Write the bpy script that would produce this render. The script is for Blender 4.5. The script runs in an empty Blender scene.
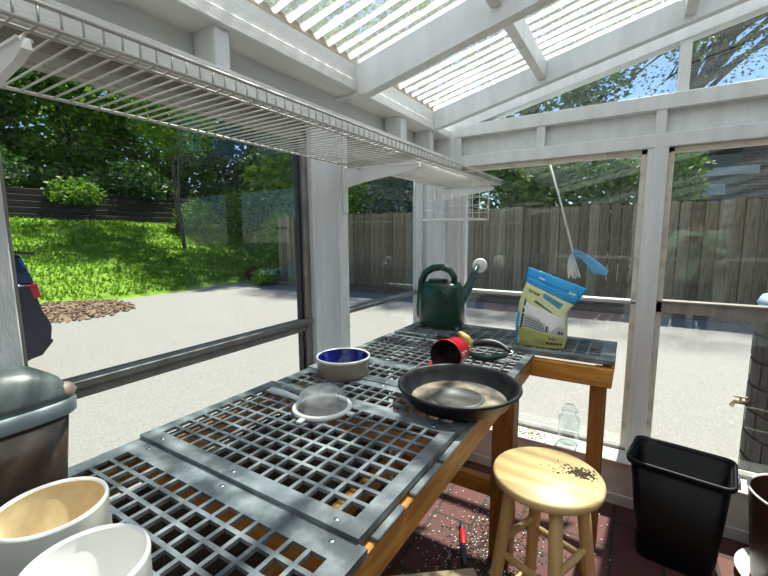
import bpy, math, random
from mathutils import Vector, Matrix, noise
random.seed(7)
PI = math.pi
SC = bpy.context.scene
COL = SC.collection

# ------------------------------------------------------------------ materials
def nodes_of(name):
    m = bpy.data.materials.new(name); m.use_nodes = True
    nt = m.node_tree; nt.nodes.clear()
    out = nt.nodes.new('ShaderNodeOutputMaterial')
    return m, nt, out

def N(nt, kind, **kw):
    n = nt.nodes.new(kind)
    for k, v in kw.items():
        if k in n.inputs.keys(): n.inputs[k].default_value = v
        else: setattr(n, k, v)
    return n

def c4(c): return (c[0], c[1], c[2], 1.0)

def mat(name, col, rough=.5, metal=0., col2=None, scale=8., detail=4., bump=0., bscale=60., stretch=(1, 1, 1), spec=.5, lo=.35, hi=.65, transl=0.):
    """Principled surface whose colour wanders between col and col2 with object-space noise."""
    m, nt, out = nodes_of(name)
    b = N(nt, 'ShaderNodeBsdfPrincipled')
    b.inputs['Roughness'].default_value = rough
    b.inputs['Metallic'].default_value = metal
    b.inputs['Specular IOR Level'].default_value = spec
    tc = N(nt, 'ShaderNodeTexCoord'); mp = N(nt, 'ShaderNodeMapping'); mp.inputs['Scale'].default_value = stretch
    nt.links.new(tc.outputs['Object'], mp.inputs['Vector'])
    if col2 is None:
        b.inputs['Base Color'].default_value = c4(col)
    else:
        nz = N(nt, 'ShaderNodeTexNoise'); nz.inputs['Scale'].default_value = scale; nz.inputs['Detail'].default_value = detail
        rp = N(nt, 'ShaderNodeValToRGB')
        rp.color_ramp.elements[0].position = lo; rp.color_ramp.elements[0].color = c4(col)
        rp.color_ramp.elements[1].position = hi; rp.color_ramp.elements[1].color = c4(col2)
        nt.links.new(mp.outputs['Vector'], nz.inputs['Vector'])
        nt.links.new(nz.outputs['Fac'], rp.inputs['Fac'])
        nt.links.new(rp.outputs['Color'], b.inputs['Base Color'])
    if bump:
        nb = N(nt, 'ShaderNodeTexNoise'); nb.inputs['Scale'].default_value = bscale; nb.inputs['Detail'].default_value = 3.
        bp = N(nt, 'ShaderNodeBump'); bp.inputs['Strength'].default_value = bump; bp.inputs['Distance'].default_value = .01
        nt.links.new(mp.outputs['Vector'], nb.inputs['Vector'])
        nt.links.new(nb.outputs['Fac'], bp.inputs['Height'])
        nt.links.new(bp.outputs['Normal'], b.inputs['Normal'])
    if transl:
        t = N(nt, 'ShaderNodeBsdfTranslucent'); t.inputs['Color'].default_value = c4(col2 or col)
        mx = N(nt, 'ShaderNodeMixShader'); mx.inputs[0].default_value = transl
        nt.links.new(b.outputs[0], mx.inputs[1]); nt.links.new(t.outputs[0], mx.inputs[2])
        nt.links.new(mx.outputs[0], out.inputs[0])
    else:
        nt.links.new(b.outputs[0], out.inputs[0])
    return m

def two_sided_fresnel(nt, ior):
    fr = N(nt, 'ShaderNodeFresnel'); ge = N(nt, 'ShaderNodeNewGeometry')
    mr = N(nt, 'ShaderNodeMapRange'); mr.inputs['To Min'].default_value = ior; mr.inputs['To Max'].default_value = 1 / ior
    nt.links.new(ge.outputs['Backfacing'], mr.inputs['Value']); nt.links.new(mr.outputs[0], fr.inputs['IOR'])
    return fr

def glass_mat(name, tint, ior=1.5, rough=0., dirt=0., dirt_scale=300., edge=(.9, .95, .93)):
    m, nt, out = nodes_of(name)
    tr = N(nt, 'ShaderNodeBsdfTransparent'); tr.inputs['Color'].default_value = c4(tint)
    gl = N(nt, 'ShaderNodeBsdfGlossy'); gl.inputs['Roughness'].default_value = rough; gl.inputs['Color'].default_value = c4(edge)
    fr = two_sided_fresnel(nt, ior)
    mx = N(nt, 'ShaderNodeMixShader')
    nt.links.new(fr.outputs[0], mx.inputs[0]); nt.links.new(tr.outputs[0], mx.inputs[1]); nt.links.new(gl.outputs[0], mx.inputs[2])
    last = mx
    if dirt:
        tc = N(nt, 'ShaderNodeTexCoord'); nz = N(nt, 'ShaderNodeTexNoise'); nz.inputs['Scale'].default_value = dirt_scale
        nt.links.new(tc.outputs['Object'], nz.inputs['Vector'])
        rp = N(nt, 'ShaderNodeMapRange'); rp.inputs['From Min'].default_value = .66; rp.inputs['From Max'].default_value = .78
        rp.inputs['To Min'].default_value = 0.; rp.inputs['To Max'].default_value = dirt
        nt.links.new(nz.outputs['Fac'], rp.inputs['Value'])
        df = N(nt, 'ShaderNodeBsdfDiffuse'); df.inputs['Color'].default_value = (.75, .75, .7, 1)
        m2 = N(nt, 'ShaderNodeMixShader')
        nt.links.new(rp.outputs[0], m2.inputs[0]); nt.links.new(mx.outputs[0], m2.inputs[1]); nt.links.new(df.outputs[0], m2.inputs[2])
        last = m2
    nt.links.new(last.outputs[0], out.inputs[0])
    return m

def wood_mat(name, dark, light, along='Y', rough=.55, scale=1., ring=14., dist=3.):
    m, nt, out = nodes_of(name)
    b = N(nt, 'ShaderNodeBsdfPrincipled'); b.inputs['Roughness'].default_value = rough
    tc = N(nt, 'ShaderNodeTexCoord'); mp = N(nt, 'ShaderNodeMapping')
    s = {'X': (.12, 1, 1), 'Y': (1, .12, 1), 'Z': (1, 1, .12)}[along]
    mp.inputs['Scale'].default_value = [v * scale for v in s]
    nt.links.new(tc.outputs['Object'], mp.inputs['Vector'])
    nz = N(nt, 'ShaderNodeTexNoise'); nz.inputs['Scale'].default_value = ring; nz.inputs['Detail'].default_value = 5.; nz.inputs['Distortion'].default_value = dist
    n2 = N(nt, 'ShaderNodeTexNoise'); n2.inputs['Scale'].default_value = ring * 9; n2.inputs['Detail'].default_value = 2.
    for n in (nz, n2): nt.links.new(mp.outputs['Vector'], n.inputs['Vector'])
    ad = N(nt, 'ShaderNodeMath', operation='MULTIPLY_ADD'); ad.inputs[1].default_value = .35
    nt.links.new(n2.outputs['Fac'], ad.inputs[0]); nt.links.new(nz.outputs['Fac'], ad.inputs[2])
    rp = N(nt, 'ShaderNodeValToRGB')
    rp.color_ramp.elements[0].position = .45; rp.color_ramp.elements[0].color = c4(dark)
    rp.color_ramp.elements[1].position = .85; rp.color_ramp.elements[1].color = c4(light)
    nt.links.new(ad.outputs[0], rp.inputs['Fac']); nt.links.new(rp.outputs['Color'], b.inputs['Base Color'])
    bp = N(nt, 'ShaderNodeBump'); bp.inputs['Strength'].default_value = .15; bp.inputs['Distance'].default_value = .004
    nt.links.new(n2.outputs['Fac'], bp.inputs['Height']); nt.links.new(bp.outputs['Normal'], b.inputs['Normal'])
    nt.links.new(b.outputs[0], out.inputs[0])
    return m

def brick_mat(name, c1, c2, mortar, bw, bh, scale=1., msize=.02, rot=(0, 0, 0), rough=.8, offset=.5, dirt=None, dlo=.5, dhi=.7):
    m, nt, out = nodes_of(name)
    b = N(nt, 'ShaderNodeBsdfPrincipled'); b.inputs['Roughness'].default_value = rough
    tc = N(nt, 'ShaderNodeTexCoord'); mp = N(nt, 'ShaderNodeMapping'); mp.inputs['Rotation'].default_value = rot
    nt.links.new(tc.outputs['Object'], mp.inputs['Vector'])
    br = N(nt, 'ShaderNodeTexBrick'); br.offset = offset
    for k, v in (('Scale', scale), ('Brick Width', bw), ('Row Height', bh), ('Mortar Size', msize), ('Mortar Smooth', .2), ('Bias', 0.)): br.inputs[k].default_value = v
    br.inputs['Color1'].default_value = c4(c1); br.inputs['Color2'].default_value = c4(c2); br.inputs['Mortar'].default_value = c4(mortar)
    nt.links.new(mp.outputs['Vector'], br.inputs['Vector'])
    colour = br.outputs['Color']
    nz = N(nt, 'ShaderNodeTexNoise'); nz.inputs['Scale'].default_value = 40.; nz.inputs['Detail'].default_value = 6.
    nt.links.new(tc.outputs['Object'], nz.inputs['Vector'])
    if dirt:
        n3 = N(nt, 'ShaderNodeTexNoise'); n3.inputs['Scale'].default_value = 5.; n3.inputs['Detail'].default_value = 8.; n3.inputs['Roughness'].default_value = .7
        nt.links.new(tc.outputs['Object'], n3.inputs['Vector'])
        mr = N(nt, 'ShaderNodeMapRange'); mr.inputs['From Min'].default_value = dlo; mr.inputs['From Max'].default_value = dhi
        nt.links.new(n3.outputs['Fac'], mr.inputs['Value'])
        mx = N(nt, 'ShaderNodeMix', data_type='RGBA'); mx.inputs['B'].default_value = c4(dirt)
        mx.inputs[7].default_value = c4(dirt)
        nt.links.new(mr.outputs[0], mx.inputs[0]); nt.links.new(colour, mx.inputs[6])
        colour = mx.outputs[2]
    nt.links.new(colour, b.inputs['Base Color'])
    ad = N(nt, 'ShaderNodeMath', operation='MULTIPLY_ADD'); ad.inputs[1].default_value = .3
    inv = N(nt, 'ShaderNodeMath', operation='SUBTRACT'); inv.inputs[0].default_value = 1.
    nt.links.new(br.outputs['Fac'], inv.inputs[1]); nt.links.new(nz.outputs['Fac'], ad.inputs[0]); nt.links.new(inv.outputs[0], ad.inputs[2])
    bp = N(nt, 'ShaderNodeBump'); bp.inputs['Strength'].default_value = .5; bp.inputs['Distance'].default_value = .006
    nt.links.new(ad.outputs[0], bp.inputs['Height']); nt.links.new(bp.outputs['Normal'], b.inputs['Normal'])
    nt.links.new(b.outputs[0], out.inputs[0])
    return m

def roof_mat(name):
    """Weathered translucent corrugated plastic: partly clear, partly milky, with grime streaks down the slope."""
    m, nt, out = nodes_of(name)
    tc = N(nt, 'ShaderNodeTexCoord'); mp = N(nt, 'ShaderNodeMapping'); mp.inputs['Scale'].default_value = (.35, 5., 1.)
    nt.links.new(tc.outputs['Object'], mp.inputs['Vector'])
    nz = N(nt, 'ShaderNodeTexNoise'); nz.inputs['Scale'].default_value = 9.; nz.inputs['Detail'].default_value = 8.; nz.inputs['Roughness'].default_value = .65
    nt.links.new(mp.outputs['Vector'], nz.inputs['Vector'])
    mr = N(nt, 'ShaderNodeMapRange'); mr.inputs['From Min'].default_value = .45; mr.inputs['From Max'].default_value = .66
    mr.inputs['To Min'].default_value = .11; mr.inputs['To Max'].default_value = .80
    # milkier in every corrugation valley, clearer on the crests
    sx = N(nt, 'ShaderNodeSeparateXYZ'); nt.links.new(tc.outputs['Object'], sx.inputs[0])
    m1_ = N(nt, 'ShaderNodeMath', operation='MULTIPLY'); m1_.inputs[1].default_value = 2 * PI / .068
    sn = N(nt, 'ShaderNodeMath', operation='SINE'); nt.links.new(sx.outputs['Y'], m1_.inputs[0]); nt.links.new(m1_.outputs[0], sn.inputs[0])
    ad = N(nt, 'ShaderNodeMath', operation='MULTIPLY_ADD'); ad.inputs[1].default_value = -.20; nh = N(nt, 'ShaderNodeMath', operation='MULTIPLY_ADD'); nh.inputs[1].default_value = .55; nh.inputs[2].default_value = .225
    nt.links.new(nz.outputs['Fac'], nh.inputs[0]); nt.links.new(sn.outputs[0], ad.inputs[0]); nt.links.new(nh.outputs[0], ad.inputs[2])
    nt.links.new(ad.outputs[0], mr.inputs['Value'])
    tr = N(nt, 'ShaderNodeBsdfTransparent'); tr.inputs['Color'].default_value = (.70, .78, .75, 1)
    tl = N(nt, 'ShaderNodeBsdfTranslucent'); tl.inputs['Color'].default_value = (.93, .96, .93, 1)
    gl = N(nt, 'ShaderNodeBsdfGlossy'); gl.inputs['Roughness'].default_value = .12
    fr = two_sided_fresnel(nt, 1.5)
    m1 = N(nt, 'ShaderNodeMixShader'); m2 = N(nt, 'ShaderNodeMixShader')
    nt.links.new(mr.outputs[0], m1.inputs[0]); nt.links.new(tr.outputs[0], m1.inputs[1]); nt.links.new(tl.outputs[0], m1.inputs[2])
    nt.links.new(fr.outputs[0], m2.inputs[0]); nt.links.new(m1.outputs[0], m2.inputs[1]); nt.links.new(gl.outputs[0], m2.inputs[2])
    nt.links.new(m2.outputs[0], out.inputs[0])
    return m

def leaf_mat(name, a, b, transl=.35):
    m, nt, out = nodes_of(name)
    g = N(nt, 'ShaderNodeNewGeometry')
    rp = N(nt, 'ShaderNodeValToRGB')
    rp.color_ramp.elements[0].color = c4(a); rp.color_ramp.elements[1].color = c4(b)
    nt.links.new(g.outputs['Random Per Island'], rp.inputs['Fac'])
    d = N(nt, 'ShaderNodeBsdfPrincipled'); d.inputs['Roughness'].default_value = .45
    t = N(nt, 'ShaderNodeBsdfTranslucent')
    nt.links.new(rp.outputs['Color'], d.inputs['Base Color']); nt.links.new(rp.outputs['Color'], t.inputs['Color'])
    mx = N(nt, 'ShaderNodeMixShader'); mx.inputs[0].default_value = transl
    nt.links.new(d.outputs[0], mx.inputs[1]); nt.links.new(t.outputs[0], mx.inputs[2]); nt.links.new(mx.outputs[0], out.inputs[0])
    return m

M = {}
M['white'] = mat('white_paint', (.80, .82, .82), .5, col2=(.70, .72, .71), scale=5, stretch=(3, 3, .6), bump=.15, bscale=90)
M['white_y'] = mat('white_paint_boards', (.84, .84, .80), .5, col2=(.74, .735, .69), scale=5, stretch=(3, .5, 3), bump=.25, bscale=90)
M['cream'] = mat('weathered_cream_paint', (.72, .66, .57), .6, col2=(.42, .35, .28), scale=14, lo=.5, hi=.75, bump=.3)
M['alum'] = mat('weathered_aluminium', (.30, .29, .27), .45, .35, col2=(.20, .19, .175), scale=10)
M['alum_dark'] = mat('dark_gap', (.03, .03, .03), .6)
M['alum_mid'] = mat('brown_frame', (.26, .23, .19), .6, col2=(.34, .31, .27), scale=20, stretch=(1, 1, .2))
M['glass'] = glass_mat('window_glass', (.93, .955, .945), ior=1.52, dirt=.5)
M['glass_l'] = glass_mat('side_window_glass', (.88, .91, .90), ior=1.31, dirt=.10, dirt_scale=160)
M['roof'] = roof_mat('corrugated_plastic')
M['foam'] = mat('tan_foam', (.50, .36, .24), .9, col2=(.62, .55, .46), scale=25)
M['wire'] = mat('white_coated_wire', (.56, .54, .49), .35)
M['wire_white'] = mat('bright_white_wire', (.80, .80, .78), .35)
M['bracket'] = mat('white_enamel', (.78, .79, .78), .4)
M['grate'] = mat('worn_black_plastic', (.085, .10, .108), .42, col2=(.34, .38, .40), scale=13, detail=9, lo=.40, hi=.74, bump=.1, bscale=200, spec=.6)
M['cedar_y'] = wood_mat('stained_wood_lengthwise', (.34, .13, .022), (.66, .31, .06), 'Y')
M['cedar_x'] = wood_mat('stained_wood_crosswise', (.40, .145, .022), (.70, .32, .055), 'X')
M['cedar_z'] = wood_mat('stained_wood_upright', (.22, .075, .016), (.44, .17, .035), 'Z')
M['pine'] = wood_mat('varnished_pine', (.72, .46, .19), (.86, .65, .34), 'X', rough=.35, ring=9, dist=1.5)
M['pine_z'] = wood_mat('varnished_pine_legs', (.66, .40, .15), (.80, .55, .25), 'Z', rough=.35, ring=9, dist=1.)
M['pale_wood'] = mat('pale_board', (.62, .48, .28), .7, col2=(.72, .58, .37), scale=14)
M['brickfloor'] = brick_mat('red_paver_floor', (.092, .028, .024), (.135, .048, .04), (.03, .026, .022), .4, .2, 1., .008, rot=(0, 0, PI / 2), dirt=(.06, .04, .033), dlo=.50, dhi=.78)
M['asphalt'] = mat('pale_driveway', (.245, .235, .213), .9, col2=(.32, .31, .288), scale=60, detail=10, bump=.4, bscale=220)
M['soil_ground'] = mat('far_ground', (.025, .035, .012), .95, col2=(.045, .045, .022), scale=2)
M['grass'] = leaf_mat('grass_blades', (.11, .24, .010), (.30, .47, .03), .4)
M['lawn'] = mat('lawn_turf', (.10, .21, .010), .9, col2=(.22, .36, .022), scale=5, detail=8, bump=.8, bscale=40)
M['mulch'] = mat('brown_mulch', (.16, .10, .06), .95, col2=(.30, .21, .14), scale=30, bump=1., bscale=40)
M['fence'] = mat('weathered_fence', (.155, .122, .070), .85, col2=(.27, .22, .135), scale=6, stretch=(6, 6, .5), bump=.2)
M['fence2'] = mat('weathered_fence_dark', (.11, .085, .05), .85, col2=(.195, .16, .098), scale=6, stretch=(6, 6, .5), bump=.2)
M['fence3'] = mat('weathered_fence_pale', (.215, .18, .115), .85, col2=(.33, .28, .185), scale=6, stretch=(6, 6, .5), bump=.2)
M['timber'] = mat('retaining_timber', (.035, .027, .02), .9, col2=(.06, .05, .036), scale=9, stretch=(1, .2, 4))
M['bark'] = mat('bark', (.075, .058, .045), .95, col2=(.16, .13, .105), scale=9, stretch=(3, 3, .5), bump=.8, bscale=20)
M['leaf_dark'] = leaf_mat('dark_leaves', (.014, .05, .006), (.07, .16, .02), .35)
M['leaf_mid'] = leaf_mat('mid_leaves', (.05, .145, .010), (.25, .42, .035), .42)
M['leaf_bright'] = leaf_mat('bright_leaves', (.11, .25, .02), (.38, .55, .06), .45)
M['leaf_grey'] = leaf_mat('grey_green_leaves', (.10, .15, .10), (.30, .36, .28), .3)
M['leaf_red'] = leaf_mat('red_leaves', (.2, .02, .02), (.35, .06, .04), .3)
M['carpaint'] = mat('navy_car_paint', (.008, .011, .03), .25, 0., spec=.5)
M['carglass'] = mat('car_window', (.015, .07, .26), .08, 0, spec=1.)  # blue base colour stands in for sky reflected in the windows
M['blacktrim'] = mat('black_trim', (.015, .015, .016), .5)
M['taillight'] = mat('red_lamp', (.38, .008, .015), .15)
M['chrome'] = mat('bright_metal', (.7, .7, .7), .2, 1.)
M['tyre'] = mat('tyre_rubber', (.02, .02, .02), .8)
M['bin'] = mat('black_bin_plastic', (.004, .0035, .0035), .42, spec=.25)
M['barrel'] = brick_mat('stone_look_barrel', (.016, .015, .0145), (.028, .026, .025), (.007, .007, .007), .26, .12, 1., .01, rough=.6)
M['brown_pot'] = mat('brown_planter', (.055, .022, .012), .4, col2=(.085, .036, .02), scale=6)
M['pot_rim'] = mat('worn_planter_rim', (.62, .58, .53), .5)
M['stone_blue'] = mat('blue_glaze', (.006, .012, .20), .12, spec=.7)
M['stone_beige'] = mat('beige_glaze', (.30, .25, .195), .22, col2=(.35, .295, .235), scale=30)
M['stone_white'] = mat('white_glaze', (.85, .84, .8), .25)
M['white_plastic'] = mat('white_plastic', (.82, .82, .79), .35)
M['tray'] = mat('black_saucer_plastic', (.008, .0083, .0088), .45, col2=(.014, .0145, .015), scale=20, spec=.35)
M['traydirt'] = mat('dried_silt', (.085, .072, .056), .6, col2=(.40, .31, .21), scale=16, detail=9, lo=.40, hi=.64)
M['red'] = mat('red_pot', (.66, .014, .028), .3)
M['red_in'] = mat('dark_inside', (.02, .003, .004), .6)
M['green_can'] = mat('dark_green_plastic', (.007, .045, .026), .32, spec=.5)
M['bag_lime'] = mat('lime_bag_film', (.82, .83, .42), .22, col2=(.90, .91, .56), scale=6, transl=.3, bump=.5, bscale=22)
M['bag_low'] = mat('olive_bag_print', (.44, .44, .13), .3)
M['bag_blue'] = mat('blue_bag_film', (.03, .47, .92), .2, col2=(.07, .60, .98), scale=9, transl=.3, bump=.4, bscale=25)
M['bag_white'] = mat('white_print', (.82, .84, .80), .3)
M['bag_grey'] = mat('grey_print', (.52, .53, .50), .35)
M['bag_dark'] = mat('dark_print', (.03, .04, .05), .4)
M['bag_teal'] = mat('teal_print', (.05, .28, .40), .3)
M['grip'] = mat('dark_grip', (.03, .032, .033), .45)
M['grip_yellow'] = mat('yellow_grip', (.80, .58, .20), .45)
M['grip_green'] = mat('green_grip', (.01, .05, .035), .4)
M['steel'] = mat('steel', (.5, .5, .5), .3, 1.)
M['paper'] = mat('white_tag', (.86, .86, .85), .6)
M['jar'] = glass_mat('jar_glass', (.95, .97, .97), ior=1.55)
M['grey_lid'] = mat('grey_green_lid', (.10, .122, .122), .38, col2=(.125, .148, .148), scale=90, bump=.04, bscale=500)
M['grey_rim'] = mat('pale_grey_rim', (.33, .39, .42), .4)
M['smoke'] = mat('brown_smoked_plastic', (.05, .032, .022), .2, col2=(.065, .043, .03), scale=4, spec=.6)
M['cream_pot'] = mat('cream_pot', (.76, .74, .66), .35)
M['cream_in'] = mat('tan_pot_inside', (.62, .47, .26), .55, col2=(.68, .53, .31), scale=50)
M['white_pot'] = mat('white_pot', (.84, .83, .80), .35)
M['soil'] = mat('dark_soil', (.03, .022, .015), .95, col2=(.075, .055, .035), scale=60)
M['peb'] = mat('pale_grit', (.72, .69, .62), .8)
M['tool_red'] = mat('red_tool_handle', (.50, .012, .018), .35)
M['tool_blue'] = mat('blue_grey_tool', (.05, .09, .15), .4)
M['blue_fringe'] = mat('blue_streamers', (.10, .33, .60), .5, col2=(.20, .45, .70), scale=10)
M['cord'] = mat('white_cord', (.80, .80, .76), .6)
M['siding'] = mat('green_grey_siding', (.10, .125, .12), .7, col2=(.125, .15, .145), scale=3)
M['housetrim'] = mat('pale_house_trim', (.50, .53, .50), .6)
M['housebrick'] = brick_mat('dark_house_brick', (.060, .032, .028), (.09, .045, .038), (.13, .12, .11), .22, .075, 1., .012, rot=(PI / 2, 0, 0))
M['roofing'] = mat('dark_shingles', (.05, .048, .046), .9)
M['skin'] = mat('skin', (.55, .36, .27), .5)
M['shirt'] = mat('pale_green_shirt', (.48, .68, .52), .8)
M['trousers'] = mat('dark_trousers', (.05, .055, .07), .8)
M['hair'] = mat('brown_hair', (.06, .04, .025), .7)
M['card'] = mat('brown_cardboard', (.42, .30, .18), .8)

# ------------------------------------------------------------------ mesh building
class MB:
    def __init__(s): s.v = []; s.f = []; s.sm = []
    def add(s, vs, fs, smooth=False):
        o = len(s.v); s.v += [tuple(v) for v in vs]
        for f in fs: s.f.append([i + o for i in f]); s.sm.append(smooth)
        return s
    def box(s, lo, hi, ch=0.):
        """axis box, optionally with chamfered edges (three interleaved slabs hulled)"""
        x0, y0, z0 = lo; x1, y1, z1 = hi
        if ch <= 0:
            v = [(x0, y0, z0), (x1, y0, z0), (x1, y1, z0), (x0, y1, z0), (x0, y0, z1), (x1, y0, z1), (x1, y1, z1), (x0, y1, z1)]
            return s.add(v, [(0, 3, 2, 1), (4, 5, 6, 7), (0, 1, 5, 4), (1, 2, 6, 5), (2, 3, 7, 6), (3, 0, 4, 7)])
        return s.hull(rounded_box_points(lo, hi, ch))
    def hull(s, pts):
        import bmesh
        bm = bmesh.new()
        for p in pts: bm.verts.new(p)
        r = bmesh.ops.convex_hull(bm, input=bm.verts)
        bmesh.ops.delete(bm, geom=[g for g in bm.verts if not g.link_faces], context='VERTS')
        bmesh.ops.dissolve_limit(bm, angle_limit=.01, verts=bm.verts, edges=bm.edges)
        bm.verts.index_update()
        s.add([v.co.copy() for v in bm.verts], [[v.index for v in f.verts] for f in bm.faces]); bm.free()
        return s
    def beam(s, a, b, w, h, up=(0, 0, 1), ch=0.):
        """bar from a to b of width w and height h"""
        a = Vector(a); b = Vector(b); d = (b - a).normalized(); up = Vector(up)
        r = d.cross(up).normalized(); u = r.cross(d).normalized()
        pts = []
        for p in (a, b):
            for i, j in ((-1, -1), (1, -1), (1, 1), (-1, 1)): pts.append(p + r * (i * w / 2) + u * (j * h / 2))
        return s.add(pts, [(0, 1, 2, 3), (7, 6, 5, 4), (0, 4, 5, 1), (1, 5, 6, 2), (2, 6, 7, 3), (3, 7, 4, 0)])
    def tube(s, pts, r, n=8, cap=True, closed=False):
        pts = [Vector(p) for p in pts]; k = len(pts)
        rs = r if isinstance(r, (list, tuple)) else [r] * k
        vs = []; prev = None
        for i, p in enumerate(pts):
            if closed: d = pts[(i + 1) % k] - pts[i - 1]
            else: d = pts[min(i + 1, k - 1)] - pts[max(i - 1, 0)]
            d.normalize()
            if prev is None:
                ref = Vector((0, 0, 1)) if abs(d.z) < .9 else Vector((1, 0, 0))
                u = d.cross(ref).normalized()
            else:
                u = (prev - d * prev.dot(d)).normalized()
            prev = u; w = d.cross(u)
            for j in range(n):
                t = 2 * PI * j / n
                vs.append(p + (u * math.cos(t) + w * math.sin(t)) * rs[i])
        fs = []
        for i in range(k if closed else k - 1):
            for j in range(n):
                a = i * n + j; b = i * n + (j + 1) % n; c = ((i + 1) % k) * n + (j + 1) % n; d = ((i + 1) % k) * n + j
                fs.append((a, b, c, d))
        o = len(s.v); s.add(vs, fs, True)
        if cap and not closed:
            s.f.append([o + j for j in range(n)][::-1]); s.sm.append(False)
            s.f.append([o + (k - 1) * n + j for j in range(n)]); s.sm.append(False)
        return s
    def lathe(s, prof, c=(0, 0, 0), n=48, axis=None, smooth=True, sy=1.):
        """revolve (r, z) profile about z (or about the axis direction given)"""
        c = Vector(c)
        if axis is None: ux, uy, uz = Vector((1, 0, 0)), Vector((0, 1, 0)), Vector((0, 0, 1))
        else:
            uz = Vector(axis).normalized(); ux = uz.cross(Vector((0, 0, 1)))
            ux = ux.normalized() if ux.length > 1e-4 else Vector((1, 0, 0)); uy = uz.cross(ux)
        vs = []; ring = []
        for r, z in prof:
            if r < 1e-6: ring.append([len(vs)]); vs.append(c + uz * z)
            else:
                ring.append(list(range(len(vs), len(vs) + n)))
                for j in range(n):
                    t = 2 * PI * j / n
                    vs.append(c + ux * (r * math.cos(t)) + uy * (r * sy * math.sin(t)) + uz * z)
        fs = []
        for a, b in zip(ring, ring[1:]):
            if len(a) == 1 and len(b) == 1: continue
            for j in range(n):
                k = (j + 1) % n
                if len(a) == 1: fs.append((a[0], b[k], b[j]))
                elif len(b) == 1: fs.append((a[j], a[k], b[0]))
                else: fs.append((a[j], a[k], b[k], b[j]))
        return s.add(vs, fs, smooth)
    def prism(s, poly, axis, lo, hi):
        """extrude a 2-D polygon along axis ('X','Y','Z') from lo to hi"""
        def P(p, t): return {'X': (t, p[0], p[1]), 'Y': (p[0], t, p[1]), 'Z': (p[0], p[1], t)}[axis]
        n = len(poly); vs = [P(p, lo) for p in poly] + [P(p, hi) for p in poly]
        fs = [list(range(n))[::-1], [n + i for i in range(n)]] + [(i, (i + 1) % n, n + (i + 1) % n, n + i) for i in range(n)]
        return s.add(vs, fs)
    def holed(s, xs, ys, hole, z0, z1):
        """plate on a grid of x / y breaks; cells where hole(i, j) are left open"""
        nx, ny = len(xs), len(ys); ix = lambda i, j, k: (k * nx + i) * ny + j
        vs = [(x, y, z) for z in (z0, z1) for x in xs for y in ys]; fs = []
        solid = lambda i, j: 0 <= i < nx - 1 and 0 <= j < ny - 1 and not hole(i, j)
        for i in range(nx - 1):
            for j in range(ny - 1):
                if not solid(i, j): continue
                fs.append((ix(i, j, 1), ix(i + 1, j, 1), ix(i + 1, j + 1, 1), ix(i, j + 1, 1)))
                fs.append((ix(i, j, 0), ix(i, j + 1, 0), ix(i + 1, j + 1, 0), ix(i + 1, j, 0)))
                if not solid(i - 1, j): fs.append((ix(i, j, 0), ix(i, j, 1), ix(i, j + 1, 1), ix(i, j + 1, 0)))
                if not solid(i + 1, j): fs.append((ix(i + 1, j, 0), ix(i + 1, j + 1, 0), ix(i + 1, j + 1, 1), ix(i + 1, j, 1)))
                if not solid(i, j - 1): fs.append((ix(i, j, 0), ix(i + 1, j, 0), ix(i + 1, j, 1), ix(i, j, 1)))
                if not solid(i, j + 1): fs.append((ix(i, j + 1, 0), ix(i, j + 1, 1), ix(i + 1, j + 1, 1), ix(i + 1, j + 1, 0)))
        return s.add(vs, fs)
    def loft(s, rings, cap0=True, cap1=True, smooth=True):
        n = len(rings[0]); vs = [p for r in rings for p in r]; fs = []
        for i in range(len(rings) - 1):
            for j in range(n):
                k = (j + 1) % n
                fs.append((i * n + j, i * n + k, (i + 1) * n + k, (i + 1) * n + j))
        o = len(s.v); s.add(vs, fs, smooth)
        if cap0: s.f.append([o + j for j in range(n)][::-1]); s.sm.append(False)
        if cap1: s.f.append([o + (len(rings) - 1) * n + j for j in range(n)]); s.sm.append(False)
        return s
    def build(s, name, material, parent=None, fix=True):
        me = bpy.data.meshes.new(name)
        off = Vector((0, 0, 0)); p = parent
        while p is not None: off += p.location; p = p.parent
        vs = [Vector(v) - off for v in s.v]
        if parent is None:      # origin at the base centre
            xs = [v.x for v in vs]; ys = [v.y for v in vs]; zs = [v.z for v in vs]
            loc = Vector(((min(xs) + max(xs)) / 2, (min(ys) + max(ys)) / 2, min(zs)))
        else: loc = Vector((0, 0, 0))
        me.from_pydata([v - loc for v in vs], [], s.f)
        me.polygons.foreach_set('use_smooth', s.sm)
        me.materials.append(material); me.validate(); me.update()
        if fix:
            import bmesh
            bm = bmesh.new(); bm.from_mesh(me); bmesh.ops.recalc_face_normals(bm, faces=bm.faces); bm.to_mesh(me); bm.free()
        o = bpy.data.objects.new(name, me); COL.objects.link(o); o.location = loc
        if parent is not None: o.parent = parent
        return o

def rounded_box_points(lo, hi, c):
    pts = []
    for x, sx in ((lo[0], 1), (hi[0], -1)):
        for y, sy in ((lo[1], 1), (hi[1], -1)):
            for z, sz in ((lo[2], 1), (hi[2], -1)):
                pts += [(x + sx * c, y + sy * c, z), (x + sx * c, y, z + sz * c), (x, y + sy * c, z + sz * c)]
    return pts

def thing(name, label, cat, loc=(0, 0, 0), group=None, kind=None):
    o = bpy.data.objects.new(name, None); COL.objects.link(o); o.location = loc
    o.empty_display_size = .1
    if kind: o['kind'] = kind
    if label: o['label'] = label
    if cat: o['category'] = cat
    if group: o['group'] = group
    return o

def tag(o, label, cat, group=None, kind=None):
    o['label'] = label; o['category'] = cat
    if group: o['group'] = group
    if kind: o['kind'] = kind
    return o

def struct(o): o['kind'] = 'structure'; return o

def copy_tree(o, parent=None):
    c = o.copy(); COL.objects.link(c)
    if parent is not None: c.parent = parent
    for ch in list(o.children): copy_tree(ch, c)
    return c

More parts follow.
